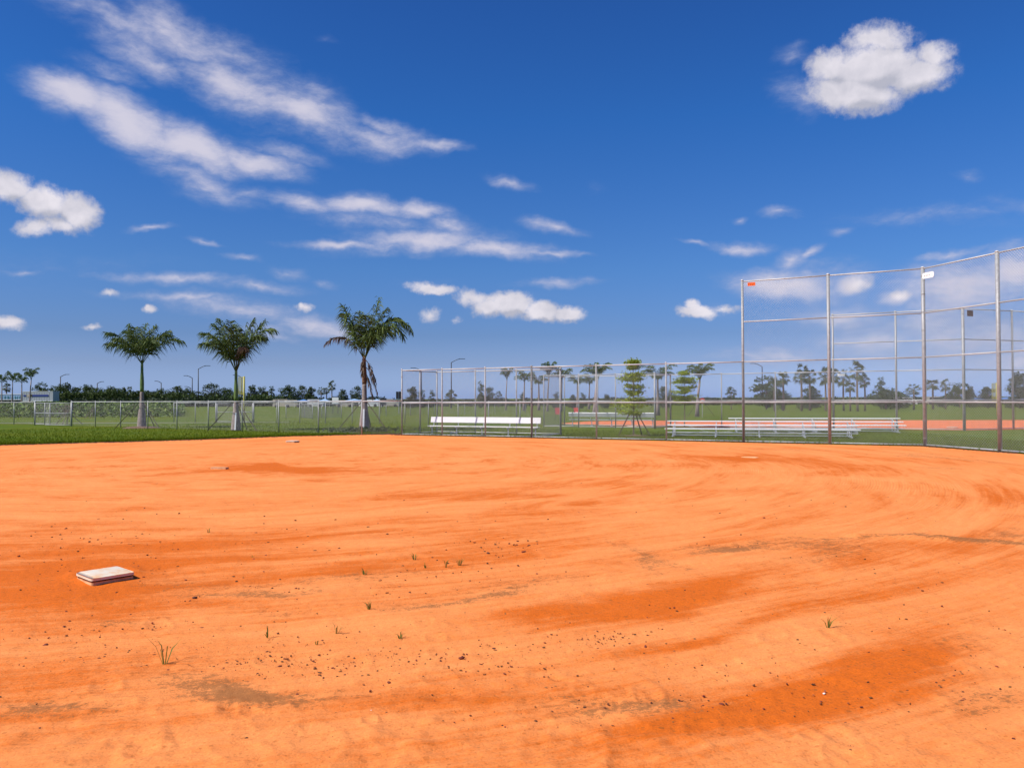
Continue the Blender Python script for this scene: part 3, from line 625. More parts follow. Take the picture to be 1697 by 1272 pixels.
bleacher(Vector((10.75, 39.5, 0)), math.atan2(-.236, .972), 8.05, 'farther aluminium bleacher, behind and right of the near one')

# ------------------------------------------------------------------ bases and plates
def pad(p, rz, w, h, name, label, cat, dome=.006):
    root = empty(name, p, rz); tag(root, label, cat)
    def slabm(z0, z1, w_, dm_, mt, nm):
        k = 14; V = []; Fc = []
        g_ = np.linspace(-1, 1, k)
        def corner(u, v_):     # rounded square map
            q = .93; s_ = max(abs(u), abs(v_)); 
            if s_ > q and abs(u) > .80 and abs(v_) > .80:
                f_ = 1-.018*((abs(u)-.8)/.2)*((abs(v_)-.8)/.2)*1.5; return u*f_, v_*f_
            return u, v_
        for i in g_:
            for j in g_:
                u, v_ = corner(i, j); ed = max(abs(i), abs(j)); z = z1-(.010 if ed > .99 else 0)+dm_*(1-i*i)*(1-j*j)+(random.random()-.5)*.0015
                V.append((u*w_/2, v_*w_/2, z))
        for i in range(k-1):
            for j in range(k-1): a = i*k+j; Fc.append((a, a+k, a+k+1, a+1))
        ringi = [i*k for i in range(k)]+[(k-1)*k+j for j in range(1, k)]+[i*k+k-1 for i in range(k-2, -1, -1)]+[j for j in range(k-2, 0, -1)]
        b_ = len(V)
        for q in ringi: V.append((V[q][0]*1.012, V[q][1]*1.012, z1-.02 if z1-z0 > .03 else z0+.005)); 
        for q in ringi: V.append((V[q][0]*1.012, V[q][1]*1.012, z0))
        m_ = len(ringi)
        for i in range(m_):
            j = (i+1) % m_; Fc.append((ringi[i], ringi[j], b_+j, b_+i)); Fc.append((b_+i, b_+j, b_+m_+j, b_+m_+i))
        mb = MB(); mb.add(V, Fc); mb.build(nm, mt, root, True)
    slabm(-.01, h*.52, w*.975, 0, MT['baseside'], 'lower_pad'); slabm(h*.56, h, w, dome, MT['base'], 'top_pad')
    return root
# orientation from the photographed corners
pf = G(156.6, 957.0, .075); pl_ = G(125, 948, .075); pr2 = G(223.5, 946.3, .075); pb_ = G(191.4, 936.2, .075)
cen = (pf+pl_+pr2+pb_)/4; ang = math.atan2((pr2-pf).y, (pr2-pf).x)
pad(Vector((cen.x, cen.y, 0)), ang, .385, .078, 'base', 'large near white square base, clay stained, at the left of the foreground', 'base')
fb = G(485, 733); pad(Vector((fb.x, fb.y, 0)), ang+.5, .40, .08, 'base', 'small distant white base near the grass edge below the palms', 'base')
pp = G(364, 777); m = MB(); m.box((0, 0, .02), (.40, .15, .05)); o = m.build('pitching_plate', MT['baseside'], None, loc=(pp.x, pp.y, 0)); o.rotation_euler = (0, 0, R(-10)); tag(o, 'low dirty pitching plate left of the dark clay streak', 'pitching plate')
hp = G(1240, 758.5); m = MB(); w_ = .43
pts = [(-w_/2, 0), (w_/2, 0), (w_/2, w_/2), (0, w_), (-w_/2, w_/2)]
m.add([(x, y, z) for z in (-.01, .014) for x, y in pts], [(4,3,2,1,0), (5,6,7,8,9)]+[(i, (i+1) % 5, (i+1) % 5+5, i+5) for i in range(5)])
o = m.build('home_plate', MT['dusty'], None, loc=(hp.x, hp.y, 0)); o.rotation_euler = (0, 0, R(-40)); tag(o, 'flat home plate on the clay in front of the near backstop', 'home plate')
for (x, y, lb) in ((1578, 709, 'tiny white base on the far clay right of the near backstop corner post'), (1047, 707.5, 'tiny white base on the far clay behind the staked lime green tree')):
    q = G(x, y); pad(Vector((q.x, q.y, 0)), .6, .42, .07, 'base', lb, 'base')

# ------------------------------------------------------------------ plants
def bez(a, b, c, t): return a*(1-t)**2+b*(2*t*(1-t))+c*t*t
def frond_mb(mb, P0, P1, P2, n=40, ll=.62, lw=.034, hang=.75, spread=1.0, start=.18, rr=random, rw=.022, seg=2):
    P0, P1, P2 = map(Vector, (P0, P1, P2)); pts = [bez(P0, P1, P2, k/12) for k in range(13)]
    mb.tube(pts, [rw*(1-.8*k/12) for k in range(13)], 4, False); Q = []
    for i in range(n):
        t = start+(1-start)*(i+.5)/n; p = bez(P0, P1, P2, t); T_ = (bez(P0, P1, P2, min(1, t+.02))-bez(P0, P1, P2, t-.02)).normalized()
        sd_ = T_.cross(Vector((0, 0, 1))); 
        if sd_.length < .15: sd_ = Vector((rr.uniform(-1, 1), rr.uniform(-1, 1), 0))
        sd_.normalize(); up = sd_.cross(T_)
        L_ = ll*(.55+.45*math.sin(math.pi*min(1, t*1.02)**.8))*rr.uniform(.8, 1.1)
        if t > .9: L_ *= .75
        for sgn in (-1, 1):
            d = (sd_*sgn*spread*rr.uniform(.5, 1)+T_*rr.uniform(.45, .9)+up*rr.uniform(-.45, .55)+Vector((0, 0, -hang*rr.uniform(.1, .5)))).normalized()
            m_ = p+d*L_*.5; e = m_+(d+Vector((0, 0, -hang*rr.uniform(.8, 1.6)))).normalized()*L_*.55
            wv = d.cross(Vector((rr.uniform(-1, 1), rr.uniform(-1, 1), rr.uniform(-.3, .3)))).normalized()*lw*.5
            Q.append([p-wv*.6, p+wv*.6, m_+wv, m_-wv]); Q.append([m_-wv, m_+wv, e+wv*.12, e-wv*.12])
    mb.quads(np.array([[tuple(v) for v in q] for q in Q]))
def royal_palm(root_loc, prof, fronds, label, group, shaft_z, bend=0.0, old=(), skirt=None, name='royal_palm', dens=50, lw=.050):
    """prof: (z, radius) trunk profile; shaft_z: (start of green shaft, fork height)"""
    root = empty(name, root_loc); tag(root, label, 'palm', group)
    ax_ = lambda z: Vector((bend*z*z/16, 0, z))
    m = MB(); P_ = [ax_(z) for z, r in prof]; rs = []
    for (z, r) in prof: rs.append(r)
    zz = []; rz_ = []
    for (z0, r0), (z1, r1) in zip(prof[:-1], prof[1:]):
        k = max(2, int((z1-z0)/.06))
        for q in range(k): f_ = q/k; zz.append(z0+(z1-z0)*f_); rz_.append((r0+(r1-r0)*f_)*(1+.018*math.sin(zz[-1]*34)))
    zz.append(prof[-1][0]); rz_.append(prof[-1][1])
    m.tube([ax_(z) for z in zz], rz_, 16); m.build('trunk', MT['palmgrey'], root, True)
    r1 = prof[-1][1]; m = MB(); s0, s1_ = prof[-1][0], shaft_z
    m.tube([ax_(s0+(s1_-s0)*k/8)+Vector((0, 0, .0)) for k in range(9)], [r1*(1.0+.22*math.sin(math.pi*min(1, k/5)))*(1-.045*k) for k in range(9)], 14)
    m.build('crownshaft', MT['shaft' if not skirt else 'husk'], root, True)
    top = ax_(s1_)
    for i, f_ in enumerate(fronds):
        (x, z), (cx, cz), dep = f_[0], f_[1], f_[2]; o_ = f_[3] if len(f_) > 3 else False
        m = MB(); frond_mb(m, top+Vector((0, 0, -.25)), top+Vector((cx, dep*.5, cz)), top+Vector((x, dep, z)), dens, 1.0 if not o_ else .6, lw, 1.0 if not o_ else 1.9)
        m.build('frond', MT['frondold' if o_ else 'frond'], root)
    # bases of the fronds wrapping the fork
    return root
def stake_set(base, h, rr_, ang_list, who):
    for a, nm in ang_list:
        d = Vector((math.cos(R(a)), math.sin(R(a)), 0)); m = MB(); m.bar(d*rr_+Vector((0, 0, -.02)), d*.16+Vector((0, 0, h)), .038, .038)
        o = m.build('tree_brace', MT['stake'], None, loc=base); tag(o, f'{nm} wooden brace propping {who}', 'brace', 'wooden braces propping the planted trees')
def auto_fronds(k, rx, rz, seed):
    r_ = random.Random(seed); L_ = []
    for i in range(k):
        a = 2*math.pi*(i+r_.random()*.6)/k; ln = rx*r_.uniform(.75, 1.0); x = math.cos(a)*ln; dep = math.sin(a)*ln; z = rz*r_.uniform(.35, 1.0)
        L_.append(((x, z), (x*.38, z*1.0+.35), dep))
    return L_
def gb(x, y):
    p = G(x, y); return Vector((p.x, p.y, 0))
PG = 'royal palms behind the left outfield fence'
p1 = gb(235, 708.5); s1 = p1.y/F
fr = [((-2.35, 1.75), (-1.15, 1.75), .3), ((-2.0, .95), (-.95, 1.3), -.5), ((2.45, 1.15), (1.2, 1.75), .3), ((2.0, 1.45), (.9, 1.9), -.6), ((.75, 2.15), (.25, 1.5), .2), ((-.6, 2.2), (-.3, 1.3), -.4),
      ((1.3, 1.9), (.5, 1.6), .9), ((-1.4, 1.9), (-.55, 1.5), .8), ((.2, 1.9), (0, 1.3), -1.4), ((-.3, 1.5), (-.1, 1.5), 1.7), ((1.2, 1.0), (.6, 1.4), -1.3), ((-1.0, 1.2), (-.5, 1.4), -1.4), ((.1, 2.3), (0, 1.2), .3)]
royal_palm(p1, [(0, .27), (.35, .255), (.8, .215), (1.2, .16), (1.6, .125), (2.2, .11)], fr, 'leftmost of the three tall royal palms, broad flat crown, bare trunk', PG, 4.15)
p2 = gb(391, 712.8)
fr = [((-2.0, 1.95), (-.9, 2.0), .3), ((-1.75, 1.3), (-.7, 1.6), -.6), ((2.1, 2.1), (1.1, 2.6), .2), ((1.75, 1.6), (.8, 2.3), -.6), ((.9, 2.75), (.35, 1.9), .2), ((-.9, 2.7), (-.3, 1.8), -.3), ((-1.4, 2.5), (-.5, 1.8), .5),
      ((1.4, 2.65), (.5, 1.8), .6), ((.1, 2.5), (0, 1.6), -1.2), ((-.3, 2.0), (-.1, 1.8), 1.6), ((.8, 1.0), (.55, 1.5), -1.0, True), ((-.8, 1.7), (-.4, 1.5), -1.4), ((.3, 2.2), (.2, 1.6), -.9)]
royal_palm(p2, [(0, .27), (.35, .25), (.8, .20), (1.2, .14), (1.6, .11)], fr, 'middle of the three tall royal palms, its trunk beside the yellow pole', PG, 3.45)
p3 = gb(604, 713.3)
fr = [((-1.25, 2.75), (-.75, 2.2), .3), ((-1.0, 2.2), (-.9, 1.9), -.4), ((2.55, 1.25), (1.5, 3.2), .3), ((2.2, .9), (1.3, 2.6), -.6), ((.75, 3.15), (.5, 1.6), .2), ((1.1, 2.6), (.7, 2.2), .6), ((-.2, 2.3), (-.1, 1.3), -.5), ((.3, 2.1), (.1, 1.6), -1.1),
      ((-2.2, .62), (-1.0, 1.75), .2, True), ((1.6, 1.0), (.9, 2.3), -1.1), ((.4, 1.6), (.3, 1.9), 1.5), ((1.9, 1.9), (1.0, 2.7), .9), ((.9, .8), (.5, 1.6), -1.3), ((-.7, 1.7), (-.5, 1.6), .9)]
pal3 = royal_palm(p3, [(0, .31), (.4, .28), (.9, .22), (1.3, .165), (1.8, .135), (2.5, .12)], fr, 'tallest royal palm with dead brown fronds hanging down its trunk', PG, 4.05, skirt=True)
r_ = random.Random(4)
for (dx_, z0, z1, ln) in ((.16, 3.6, 2.55, .5), (.2, 3.2, 1.9, .55), (.14, 2.9, 1.7, .35), (-.14, 3.7, 2.9, .08)):
    m = MB(); frond_mb(m, (dx_*.6, -.1, z0+.2), (dx_+ln*.5, -.18, z0-.1), (dx_+ln, -.2, z1), 26, .42, .04, 2.6); m.build('dead_frond', MT['frondold'], pal3)
m = MB(); m.box((.0, -.275, .6), (.09, .03, 1.15), rx=R(-7)); m.build('trunk_batten', MT['white'], pal3)
m = MB(); m.box((.06, -.255, .5), (.07, .03, .95), rx=R(-8)); o = m.build('trunk_batten', MT['white'], [c for c in C.objects if c.name.startswith('royal_palm')][1])
for p_, who in ((p1, 'the leftmost royal palm'), (p2, 'the middle royal palm'), (p3, 'the tallest royal palm')):
    stake_set(p_, 1.55, 1.5, ((-25, 'right'), (200, 'left'), (85, 'rear')), who)
for p_, lb in ((p1, 'low mulch mound around the foot of the leftmost royal palm'),):
    m = MB(); V = [(0, 0, .10)]; k = 26
    for rr_ in (.4, .8, 1.05):
        for i in range(k): a = 2*math.pi*i/k; q = rr_*(1+.12*random.random()); V.append((q*math.cos(a), q*math.sin(a), (.09, .05, -.02)[(.4, .8, 1.05).index(rr_)]))
    Fc = [(0, 1+i, 1+(i+1) % k) for i in range(k)]
    for r0 in range(2):
        for i in range(k): a = 1+r0*k+i; c_ = 1+r0*k+(i+1) % k; Fc.append((a, a+k, c_+k, c_))
    m.add(V, Fc); tag(m.build('mulch_mound', MT['mulch'], None, True, p_), lb, 'mulch')

def leaves(mb, P_, size, rs, flat=.0):
    """P_: (k,3) leaf centres -> random little quads"""
    k = len(P_); a = rs.normal(size=(k, 3)); a /= np.linalg.norm(a, axis=1)[:, None]; b = rs.normal(size=(k, 3))
    if flat: a[:, 2] *= (1-flat); b[:, 2] *= (1-flat)
    b -= a*np.sum(a*b, 1)[:, None]/np.sum(a*a, 1)[:, None]; b /= np.linalg.norm(b, axis=1)[:, None]
    s_ = size*rs.uniform(.6, 1.25, k)[:, None]; a = a*s_*.5; b = b*s_*.28
    mb.quads(np.stack([P_-a, P_+b*.9, P_+a, P_-b*.9], 1))
def crown_pts(rs, shape, nclu, nper, W_, H_, z0):
    P_ = []
    for _ in range(nclu):
        while True:
            u, v_, w_ = rs.uniform(-1, 1, 3)
            if shape == 'round': 
                if u*u+v_*v_+w_*w_ < 1: break
            elif shape == 'cone':
                f_ = (1-w_)/2
                if math.hypot(u, v_) < .25+.75*f_**.8 and (w_ > -1): break
            elif shape == 'tall':
                if (u*u+v_*v_) < (1-abs(w_)**2.2)*.9+.04: break
        c = np.array([u*W_/2*.85, v_*W_/2*.85, z0+(w_+1)/2*H_]); cr_ = rs.uniform(.09, .20)*W_
        q = rs.normal(size=(nper, 3)); q /= np.linalg.norm(q, axis=1)[:, None]; q *= cr_*rs.uniform(.5, 1.08, nper)[:, None]; q[:, 2] *= .7
        P_.append(c+q)
    return np.concatenate(P_)
PROTO = {}
def make_tree(key, name, shape, H_, W_, z0, nclu, nper, leaf, mat, seed, limbs=5, tr=.14):
    rs = np.random.default_rng(seed); rr_ = random.Random(seed); root = empty(name)
    m = MB(); leaves(m, crown_pts(rs, shape, nclu, nper, W_, H_-z0, z0), leaf, rs)
    cr_ = m.build('crown', MT[mat], root)
    m = MB(); m.tube([(0, 0, -.05), (.05, 0, H_*.25), (-.03, .03, H_*.55), (0, 0, H_*.85)], [tr, tr*.8, tr*.5, tr*.12], 7)
    for i in range(limbs):
        a = rr_.uniform(0, 6.28); z = H_*rr_.uniform(.2, .6); m.tube([(0, 0, z), (math.cos(a)*W_*.2, math.sin(a)*W_*.2, z+H_*.12), (math.cos(a)*W_*.38, math.sin(a)*W_*.38, z+H_*.22)], [tr*.45, tr*.3, tr*.08], 5)
    m.build('trunk', MT['bark'], root); PROTO[key] = [root, 0, H_, W_]
make_tree('oakA', 'oak_tree', 'round', 6, 6, .6, 60, 55, .42, 'oak', 1)
make_tree('oakB', 'oak_tree', 'tall', 6, 4.6, .5, 52, 55, .40, 'oak', 2)
make_tree('coneA', 'young_tree', 'cone', 6, 4.4, .5, 60, 50, .36, 'oak2', 3)
make_tree('coneB', 'young_tree', 'cone', 6, 3.4, .4, 42, 45, .34, 'oak', 4)
make_tree('oakC', 'oak_tree', 'round', 6, 6.6, .5, 50, 55, .42, 'oak2', 5)
make_tree('thin', 'sapling', 'tall', 6, 3.0, 1.3, 22, 40, .34, 'oak2', 6)
def make_sabal(key, H_, seed, cw=2.0):
    rr_ = random.Random(seed); root = empty('cabbage_palm'); m = MB()
    m.tube([(0, 0, -.05), (.08, 0, H_*.4), (.02, 0, H_*.85)], [.24, .19, .17], 9); m.build('trunk', MT['bark'], root, True); m = MB(); c = Vector((.02, 0, H_*.84))
    for i in range(34):
        a = rr_.uniform(0, 6.28); e = rr_.uniform(-.75, 1.35); d = Vector((math.cos(a)*math.cos(e), math.sin(a)*math.cos(e), math.sin(e))); ln = cw*rr_.uniform(.42, .62)
        hub = c+d*ln; m.tube([c, c+d*ln*.5+Vector((0, 0, .06)), hub], [.03, .02, .015], 3, False)
        sd_ = d.cross(Vector((rr_.uniform(-.3, .3), rr_.uniform(-.3, .3), 1))).normalized(); Q = []
        for k in range(11):
            f_ = (k-5)/5*1.5; v_ = (d*math.cos(f_)+sd_*math.sin(f_)).normalized(); L_ = cw*.42*rr_.uniform(.8, 1.1)*(1-.12*abs(f_)); wv = v_.cross(d+Vector((0, 0, .5))).normalized()*.045
            mid = hub+v_*L_*.6; tip = mid+(v_+Vector((0, 0, -.9))).normalized()*L_*.5
            wq = (sd_*math.cos(f_)-d*math.sin(f_)).normalized()*.05
            Q.append([tuple(hub-wq*.3), tuple(hub+wq*.3), tuple(mid+wq), tuple(mid-wq)]); Q.append([tuple(mid-wq), tuple(mid+wq), tuple(tip+wq*.2), tuple(tip-wq*.2)])
        m.quads(np.array(Q))
    m.build('crown', MT['sabal'], root); PROTO[key] = [root, 0, H_, cw*2]
make_sabal('sabA', 6, 21); make_sabal('sabB', 6, 22, 1.8)
def make_far_royal(key, seed, lean=0.0, v=False):
    H_ = 6.0; rr_ = random.Random(seed); root = empty('royal_palm'); m = MB()
    m.tube([(0, 0, -.05), (lean*.1, 0, 1), (lean*.4, 0, 2.5), (lean, 0, 4.2)], [.28, .2, .14, .1], 9); m.build('trunk', MT['palmgrey'], root, True); m = MB(); top = Vector((lean, 0, 4.1))
    k = 13
    for i in range(k):
        a = 2*math.pi*(i+rr_.random()*.7)/k; ln = rr_.uniform(1.5, 2.2); z = rr_.uniform(.2, 1.7)
        if v: z = rr_.uniform(1.0, 1.9)
        dx_, dy_ = math.cos(a)*ln, math.sin(a)*ln*.8
        frond_mb(m, top, top+Vector((dx_*.4, dy_*.4, z+.6)), top+Vector((dx_, dy_, z)), 20, .62, .07, .8, rr=rr_)
    m.build('crown', MT['frond'], root); PROTO[key] = [root, 0, H_, 4.4]
make_far_royal('royA', 31); make_far_royal('royB', 32, .35, True); make_far_royal('royC', 33, .15)
used = {}
def plant(key, x, ytop, wpx, Z, label, group=None, cat='tree'):
    root, cnt, H_, W_ = PROTO[key]
    o = root if cnt == 0 else copy_tree(root); PROTO[key][1] += 1
    X = Xat(x, Z); ytb = D(x, ytop, Z).z; sc = ytb/H_; o.location = (X, Z, -.02); o.scale = (wpx*Z/F/W_, wpx*Z/F/W_, sc); o.rotation_euler = (0, 0, 0 if key.startswith('roy') else (cnt*1.7) % 6.28)
    tag(o, label, cat, group); return o
GT = 'trees of the dark tree line behind the left outfield'
def seq(lst, group, fmt):
    for i, (k, x, y, w, Z, lb) in enumerate(lst): plant(k, x, y, w, Z, lb, group, 'palm' if k[:3] in ('sab', 'roy') else 'tree')
seq([('oakB', 68, 633, 26, 262, 'dark rounded tree rising behind the right half of the grey trailer'), ('coneB', 86, 640, 20, 255, 'small dark tree just over the right end of the grey trailer'), ('oakA', 101, 637, 30, 215, 'dark tree at the foot of the leftmost street lamp'),
 ('coneA', 113, 634, 22, 214, 'pointed tree right of the leftmost street lamp'), ('oakC', 130, 643, 42, 216, 'broad low olive tree left of the second street lamp'), ('oakA', 145, 638, 34, 221, 'broad dark tree in front of the second street lamp'),
 ('oakB', 163, 642, 30, 217, 'dark tree right of the second street lamp'), ('oakA', 186, 641, 38, 219, 'wide bushy tree midway between the second lamp and the leftmost royal palm'), ('coneA', 205, 642, 22, 214, 'pointed tree just left of the small slim palm'),
 ('oakC', 222, 651, 28, 213, 'low olive tree just left of the leftmost royal palm trunk'), ('oakB', 248, 647, 30, 216, 'dark tree just right of the leftmost royal palm trunk'), ('oakA', 266, 644, 26, 222, 'tree at the foot of the short lamp right of the leftmost palm'),
 ('oakC', 290, 641, 40, 214, 'large rounded olive tree left of the tall lamp pair'), ('oakA', 309, 644, 30, 217, 'dark tree under the lamp whose arm points left'), ('oakB', 326, 648, 30, 212, 'low dark tree at the foot of the tallest left lamp'),
 ('oakC', 351, 637, 40, 212, 'tall broad tree right of the tallest left lamp'), ('oakA', 376, 643, 34, 217, 'dark tree just left of the middle royal palm trunk'), ('coneB', 400, 648, 24, 216, 'low tree behind the yellow foul pole by the middle palm'),
 ('coneA', 417, 638, 30, 213, 'pointed tree right of the yellow foul pole'), ('oakB', 435, 640, 24, 217, 'narrow dark tree with a leaning top'), ('coneB', 450, 641, 24, 213, 'small pointed tree left of the large round tree'),
 ('oakA', 478, 639, 34, 214, 'large round dark tree between the middle and the tallest palm'), ('oakC', 503, 640, 26, 216, 'olive tree right of the large round tree'), ('coneA', 516, 641, 26, 213, 'conical tree left of the three cabbage palms'),
 ('coneA', 569, 645, 26, 214, 'low conical tree just right of the white sign'), ('oakC', 591, 641, 24, 217, 'loose tree just left of the tallest palm trunk')], GT, '')
seq([('sabA', 532, 644, 17, 208, 'left one of the three small cabbage palms by the white sign'), ('sabB', 541, 643, 15, 209, 'middle one of the three small cabbage palms by the white sign'), ('sabA', 550, 634, 18, 207, 'tallest of the three small cabbage palms by the white sign'),
 ('sabB', 215, 641, 11, 236, 'tiny slim palm sticking up left of the leftmost royal palm')], 'small palms far behind the left outfield', '')
seq([('royA', 3, 616, 26, 176, 'leftmost palm of the clump at the left edge'), ('royC', 20, 614, 26, 178, 'second palm of the clump at the left edge'), ('royA', 36, 616, 30, 172, 'palm in front of the lettered trailer'), ('royB', 49, 610, 32, 174, 'tallest palm of the clump at the left edge, leaning right'),
 ('sabB', 11, 636, 18, 205, 'short palm low in the clump at the left edge')], 'palms at the far left edge', '')
seq([('coneA', 683, 641, 32, 150, 'loose tree right of the black twin panels'), ('coneB', 699, 647, 22, 152, 'small tree behind the left dugout post pair'), ('coneB', 716, 647, 18, 151, 'small round tree between two lamps behind the dugout'), ('thin', 747, 646, 24, 145, 'sapling at the foot of the tallest middle lamp'),
 ('coneB', 797, 633, 20, 146, 'thin pointed tree behind the white bench'), ('oakC', 809, 643, 28, 148, 'round tree behind the white bench'), ('thin', 826, 648, 14, 150, 'thin sapling right of the round tree'),
 ('coneB', 866, 650, 16, 130, 'small dark tree between distant palm trunks'), ('coneB', 922, 650, 20, 130, 'tree behind the right return of the dugout fence'), ('coneA', 949, 654, 20, 131, 'low tree between the palm trunks'), ('coneB', 966, 651, 18, 128, 'round dark tree between the palm trunks'),
 ('coneA', 1006, 653, 20, 130, 'low conical tree left of the staked lime green tree'), ('oakC', 1103, 642, 34, 118, 'grey green tree between the two lime green trees'), ('thin', 1212, 641, 22, 112, 'small open tree just left of the near backstop'),
 ('oakB', 1270, 622, 50, 112, 'tall dense dark tree just right of the backstop left post'), ('oakA', 1295, 648, 40, 113, 'bushy lower tree beside the tall dense one'), ('coneA', 1344, 640, 48, 115, 'bushy tree beneath the cabbage palms'),
 ('oakA', 1468, 643, 62, 108, 'broad dark tree right of the far cabbage palms'), ('coneB', 1460, 627, 30, 110, 'upright top of tree right of the far cabbage palms'), ('oakC', 1490, 652, 44, 109, 'low tree spreading to the corner post'),
 ('oakB', 1590, 634, 44, 120, 'dense tree just left of the farther backstop corner'), ('oakC', 1563, 656, 34, 122, 'low bushy tree right of the corner post'), ('coneA', 1608, 640, 22, 118, 'conical tree behind the farther backstop corner post'), ('coneA', 1637, 641, 42, 116, 'conical tree behind the yellow foul pole at right'), ('coneA', 1690, 617, 50, 110, 'dark conical tree at the right edge')], 'trees beyond the second field', '')
seq([('royB', 838, 609, 28, 118, 'slender palm with a sideways crown left of the palm row'), ('royC', 868, 612, 40, 112, 'palm just right of the slender sideways one'), ('royA', 893, 618, 44, 115, 'palm behind the dugout corner post'), ('royB', 907, 600, 36, 104, 'tall palm sticking up over the dugout rail'),
 ('royC', 930, 606, 42, 104, 'full palm at the right end of the dugout'), ('royA', 957, 618, 40, 120, 'lower palm right of the dugout'), ('royC', 976, 620, 36, 122, 'lower palm left of the big palm')], 'distant palms beyond the second dugout', '')
seq([('royB', 985, 602, 66, 76, 'big palm with two raised fronds left of the lime green tree'), ('royA', 1090, 603, 66, 78, 'big palm between the two lime green trees'), ('royB', 1155, 603, 64, 72, 'palm with leaning crown right of the second lime green tree')], 'staked royal palms beyond the second field', '')
seq([('sabA', 1283, 629, 24, 100, 'leftmost of the right-hand cabbage palms'), ('sabB', 1298, 617, 30, 101, 'second of the right-hand cabbage palms'), ('sabA', 1328, 610, 34, 99, 'third cabbage palm, left of the backstop middle post'), ('sabB', 1342, 614, 30, 101, 'cabbage palm close left of the backstop middle post'),
 ('sabA', 1368, 614, 30, 98, 'cabbage palm directly behind the backstop middle post'), ('sabB', 1381, 612, 30, 100, 'cabbage palm directly right of the backstop middle post'), ('sabA', 1398, 618, 30, 99, 'cabbage palm behind the small white box'), ('sabB', 1409, 634, 24, 97, 'shortest cabbage palm of the right-hand row'),
 ('sabA', 1421, 605, 34, 96, 'tallest rightmost cabbage palm of the row'), ('sabB', 1433, 622, 26, 97, 'cabbage palm with a leaning trunk at the row end'), ('sabA', 1514, 640, 32, 104, 'lone cabbage palm left of the backstop corner post'), ('sabB', 1546, 630, 30, 108, 'cabbage palm just right of the backstop corner post'), ('sabA', 1567, 632, 22, 108, 'slim cabbage palm second right of the corner post')], 'cabbage palms beyond the second field', '')
for k, v_ in PROTO.items():
    if v_[1] == 0:
        for ch in list(v_[0].children): bpy.data.objects.remove(ch)
        bpy.data.objects.remove(v_[0])
for x, Z, who in ((985, 76, 'the big far palm with two raised fronds'), (1090, 78, 'the big far palm between the lime green trees'), (1160, 72, 'the far palm with the leaning crown')):
    stake_set(Vector((Xat(x, Z), Z, 0)), 1.5, 1.3, ((-20, 'right'), (200, 'left')), who)

# staked young trees with tiered crowns
def tiered(base, H_, tiers, seed, label, tw=.035):
    rs = np.random.default_rng(seed); rr_ = random.Random(seed); root = empty('young_tiered_tree', base); tag(root, label, 'tree', 'staked lime green young trees')
    m = MB(); m.tube([(0, 0, -.03), (.02, 0, H_*.4), (0, 0, H_*.98)], [tw, tw*.8, tw*.25], 8); tr_ = m
    lv = MB()
    for (z, r0, cx) in tiers:
        for i in range(7):
            a = i*2*math.pi/7+rr_.random(); ln = r0*rr_.uniform(.6, 1.05); e = Vector((math.cos(a)*ln+cx, math.sin(a)*ln, z+rr_.uniform(-.05, .14)))
            tr_.tube([(0, 0, z-.1), (e.x*.5, e.y*.5, z+.0), e], [.012, .009, .004], 4, False)
            k = 95; t_ = rs.uniform(.12, 1.06, k); q = np.stack([e.x*t_, e.y*t_, (z-.04)+(e.z-z)*t_], 1)+rs.normal(size=(k, 3))*np.array([.12, .12, .05]); leaves(lv, q, .11, rs, .3)
    tr_.build('trunk', MT['bark'], root); lv.build('crown', MT['lime'], root)
b1_ = gb(1050, 721.5)
tiered(b1_, 3.45, [(1.02, .62, -.15), (1.35, .78, -.2), (1.62, .78, -.15), (1.95, .42, .05), (2.2, .45, .1), (2.55, .52, -.1), (2.75, .42, .1), (3.1, .12, 0), (3.3, .26, 0)], 51, 'taller lime green tiered young tree, staked, left of the bleachers')
tiered(Vector((Xat(1134, 44.6), 44.6, 0)), 3.25, [(1.5, .7, 0), (1.75, .8, .05), (2.05, .6, -.25), (2.25, .6, .1), (2.6, .75, .05), (2.75, .6, .1), (3.1, .25, 0)], 52, 'shorter lime green tiered young tree above the left end of the near bleacher')
stake_set(b1_, 1.05, .75, ((195, 'left'), (-15, 'right'), (50, 'rear')), 'the taller lime green tree')
m = MB(); k = 20; V = [(0, 0, .04)]+[(.75*math.cos(6.283*i/k)*(1+.15*random.random()), .6*math.sin(6.283*i/k), -.015) for i in range(k)]
m.add(V, [(0, 1+i, 1+(i+1) % k) for i in range(k)]); tag(m.build('mulch_ring', MT['mulch'], None, False, b1_), 'dark mulch ring under the taller lime green tree', 'mulch')

# hedge strips, weeds, far vegetation
def strip(name, xs_, Zs, h, n_, leaf, mat, seed, label, zj=3, low=.1):
    rs = np.random.default_rng(seed); xx = rs.uniform(xs_[0], xs_[1], n_); ZZ = rs.uniform(Zs[0], Zs[1], n_)
    X = np.array([Xat(a, b_) for a, b_ in zip(xx, ZZ)]); hh_ = h*(.45+.75*fbm(X*.35, ZZ*.35, 3, seed)); zz_ = rs.uniform(0, 1, n_)**.8*hh_
    m = MB(); leaves(m, np.stack([X, ZZ, zz_], 1), leaf, rs); return tag(m.build(name, MT[mat]), label, 'shrubs', kind='stuff')
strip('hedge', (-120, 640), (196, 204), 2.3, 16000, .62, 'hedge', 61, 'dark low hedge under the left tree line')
strip('hedge', (96, 300), (206, 212), 4.4, 13000, .6, 'oak', 65, 'dense dark lower foliage of the left tree line')
strip('hedge', (300, 470), (206, 212), 3.2, 5000, .6, 'oak', 66, 'dark lower foliage of the tree line between the left lamps and the middle palm')
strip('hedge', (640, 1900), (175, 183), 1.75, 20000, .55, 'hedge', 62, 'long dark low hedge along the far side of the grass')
strip('weeds', (-150, 305), (80, 150), 1.5, 46000, .42, 'weed', 63, 'tall weeds and low scrub beyond the left outfield fence')
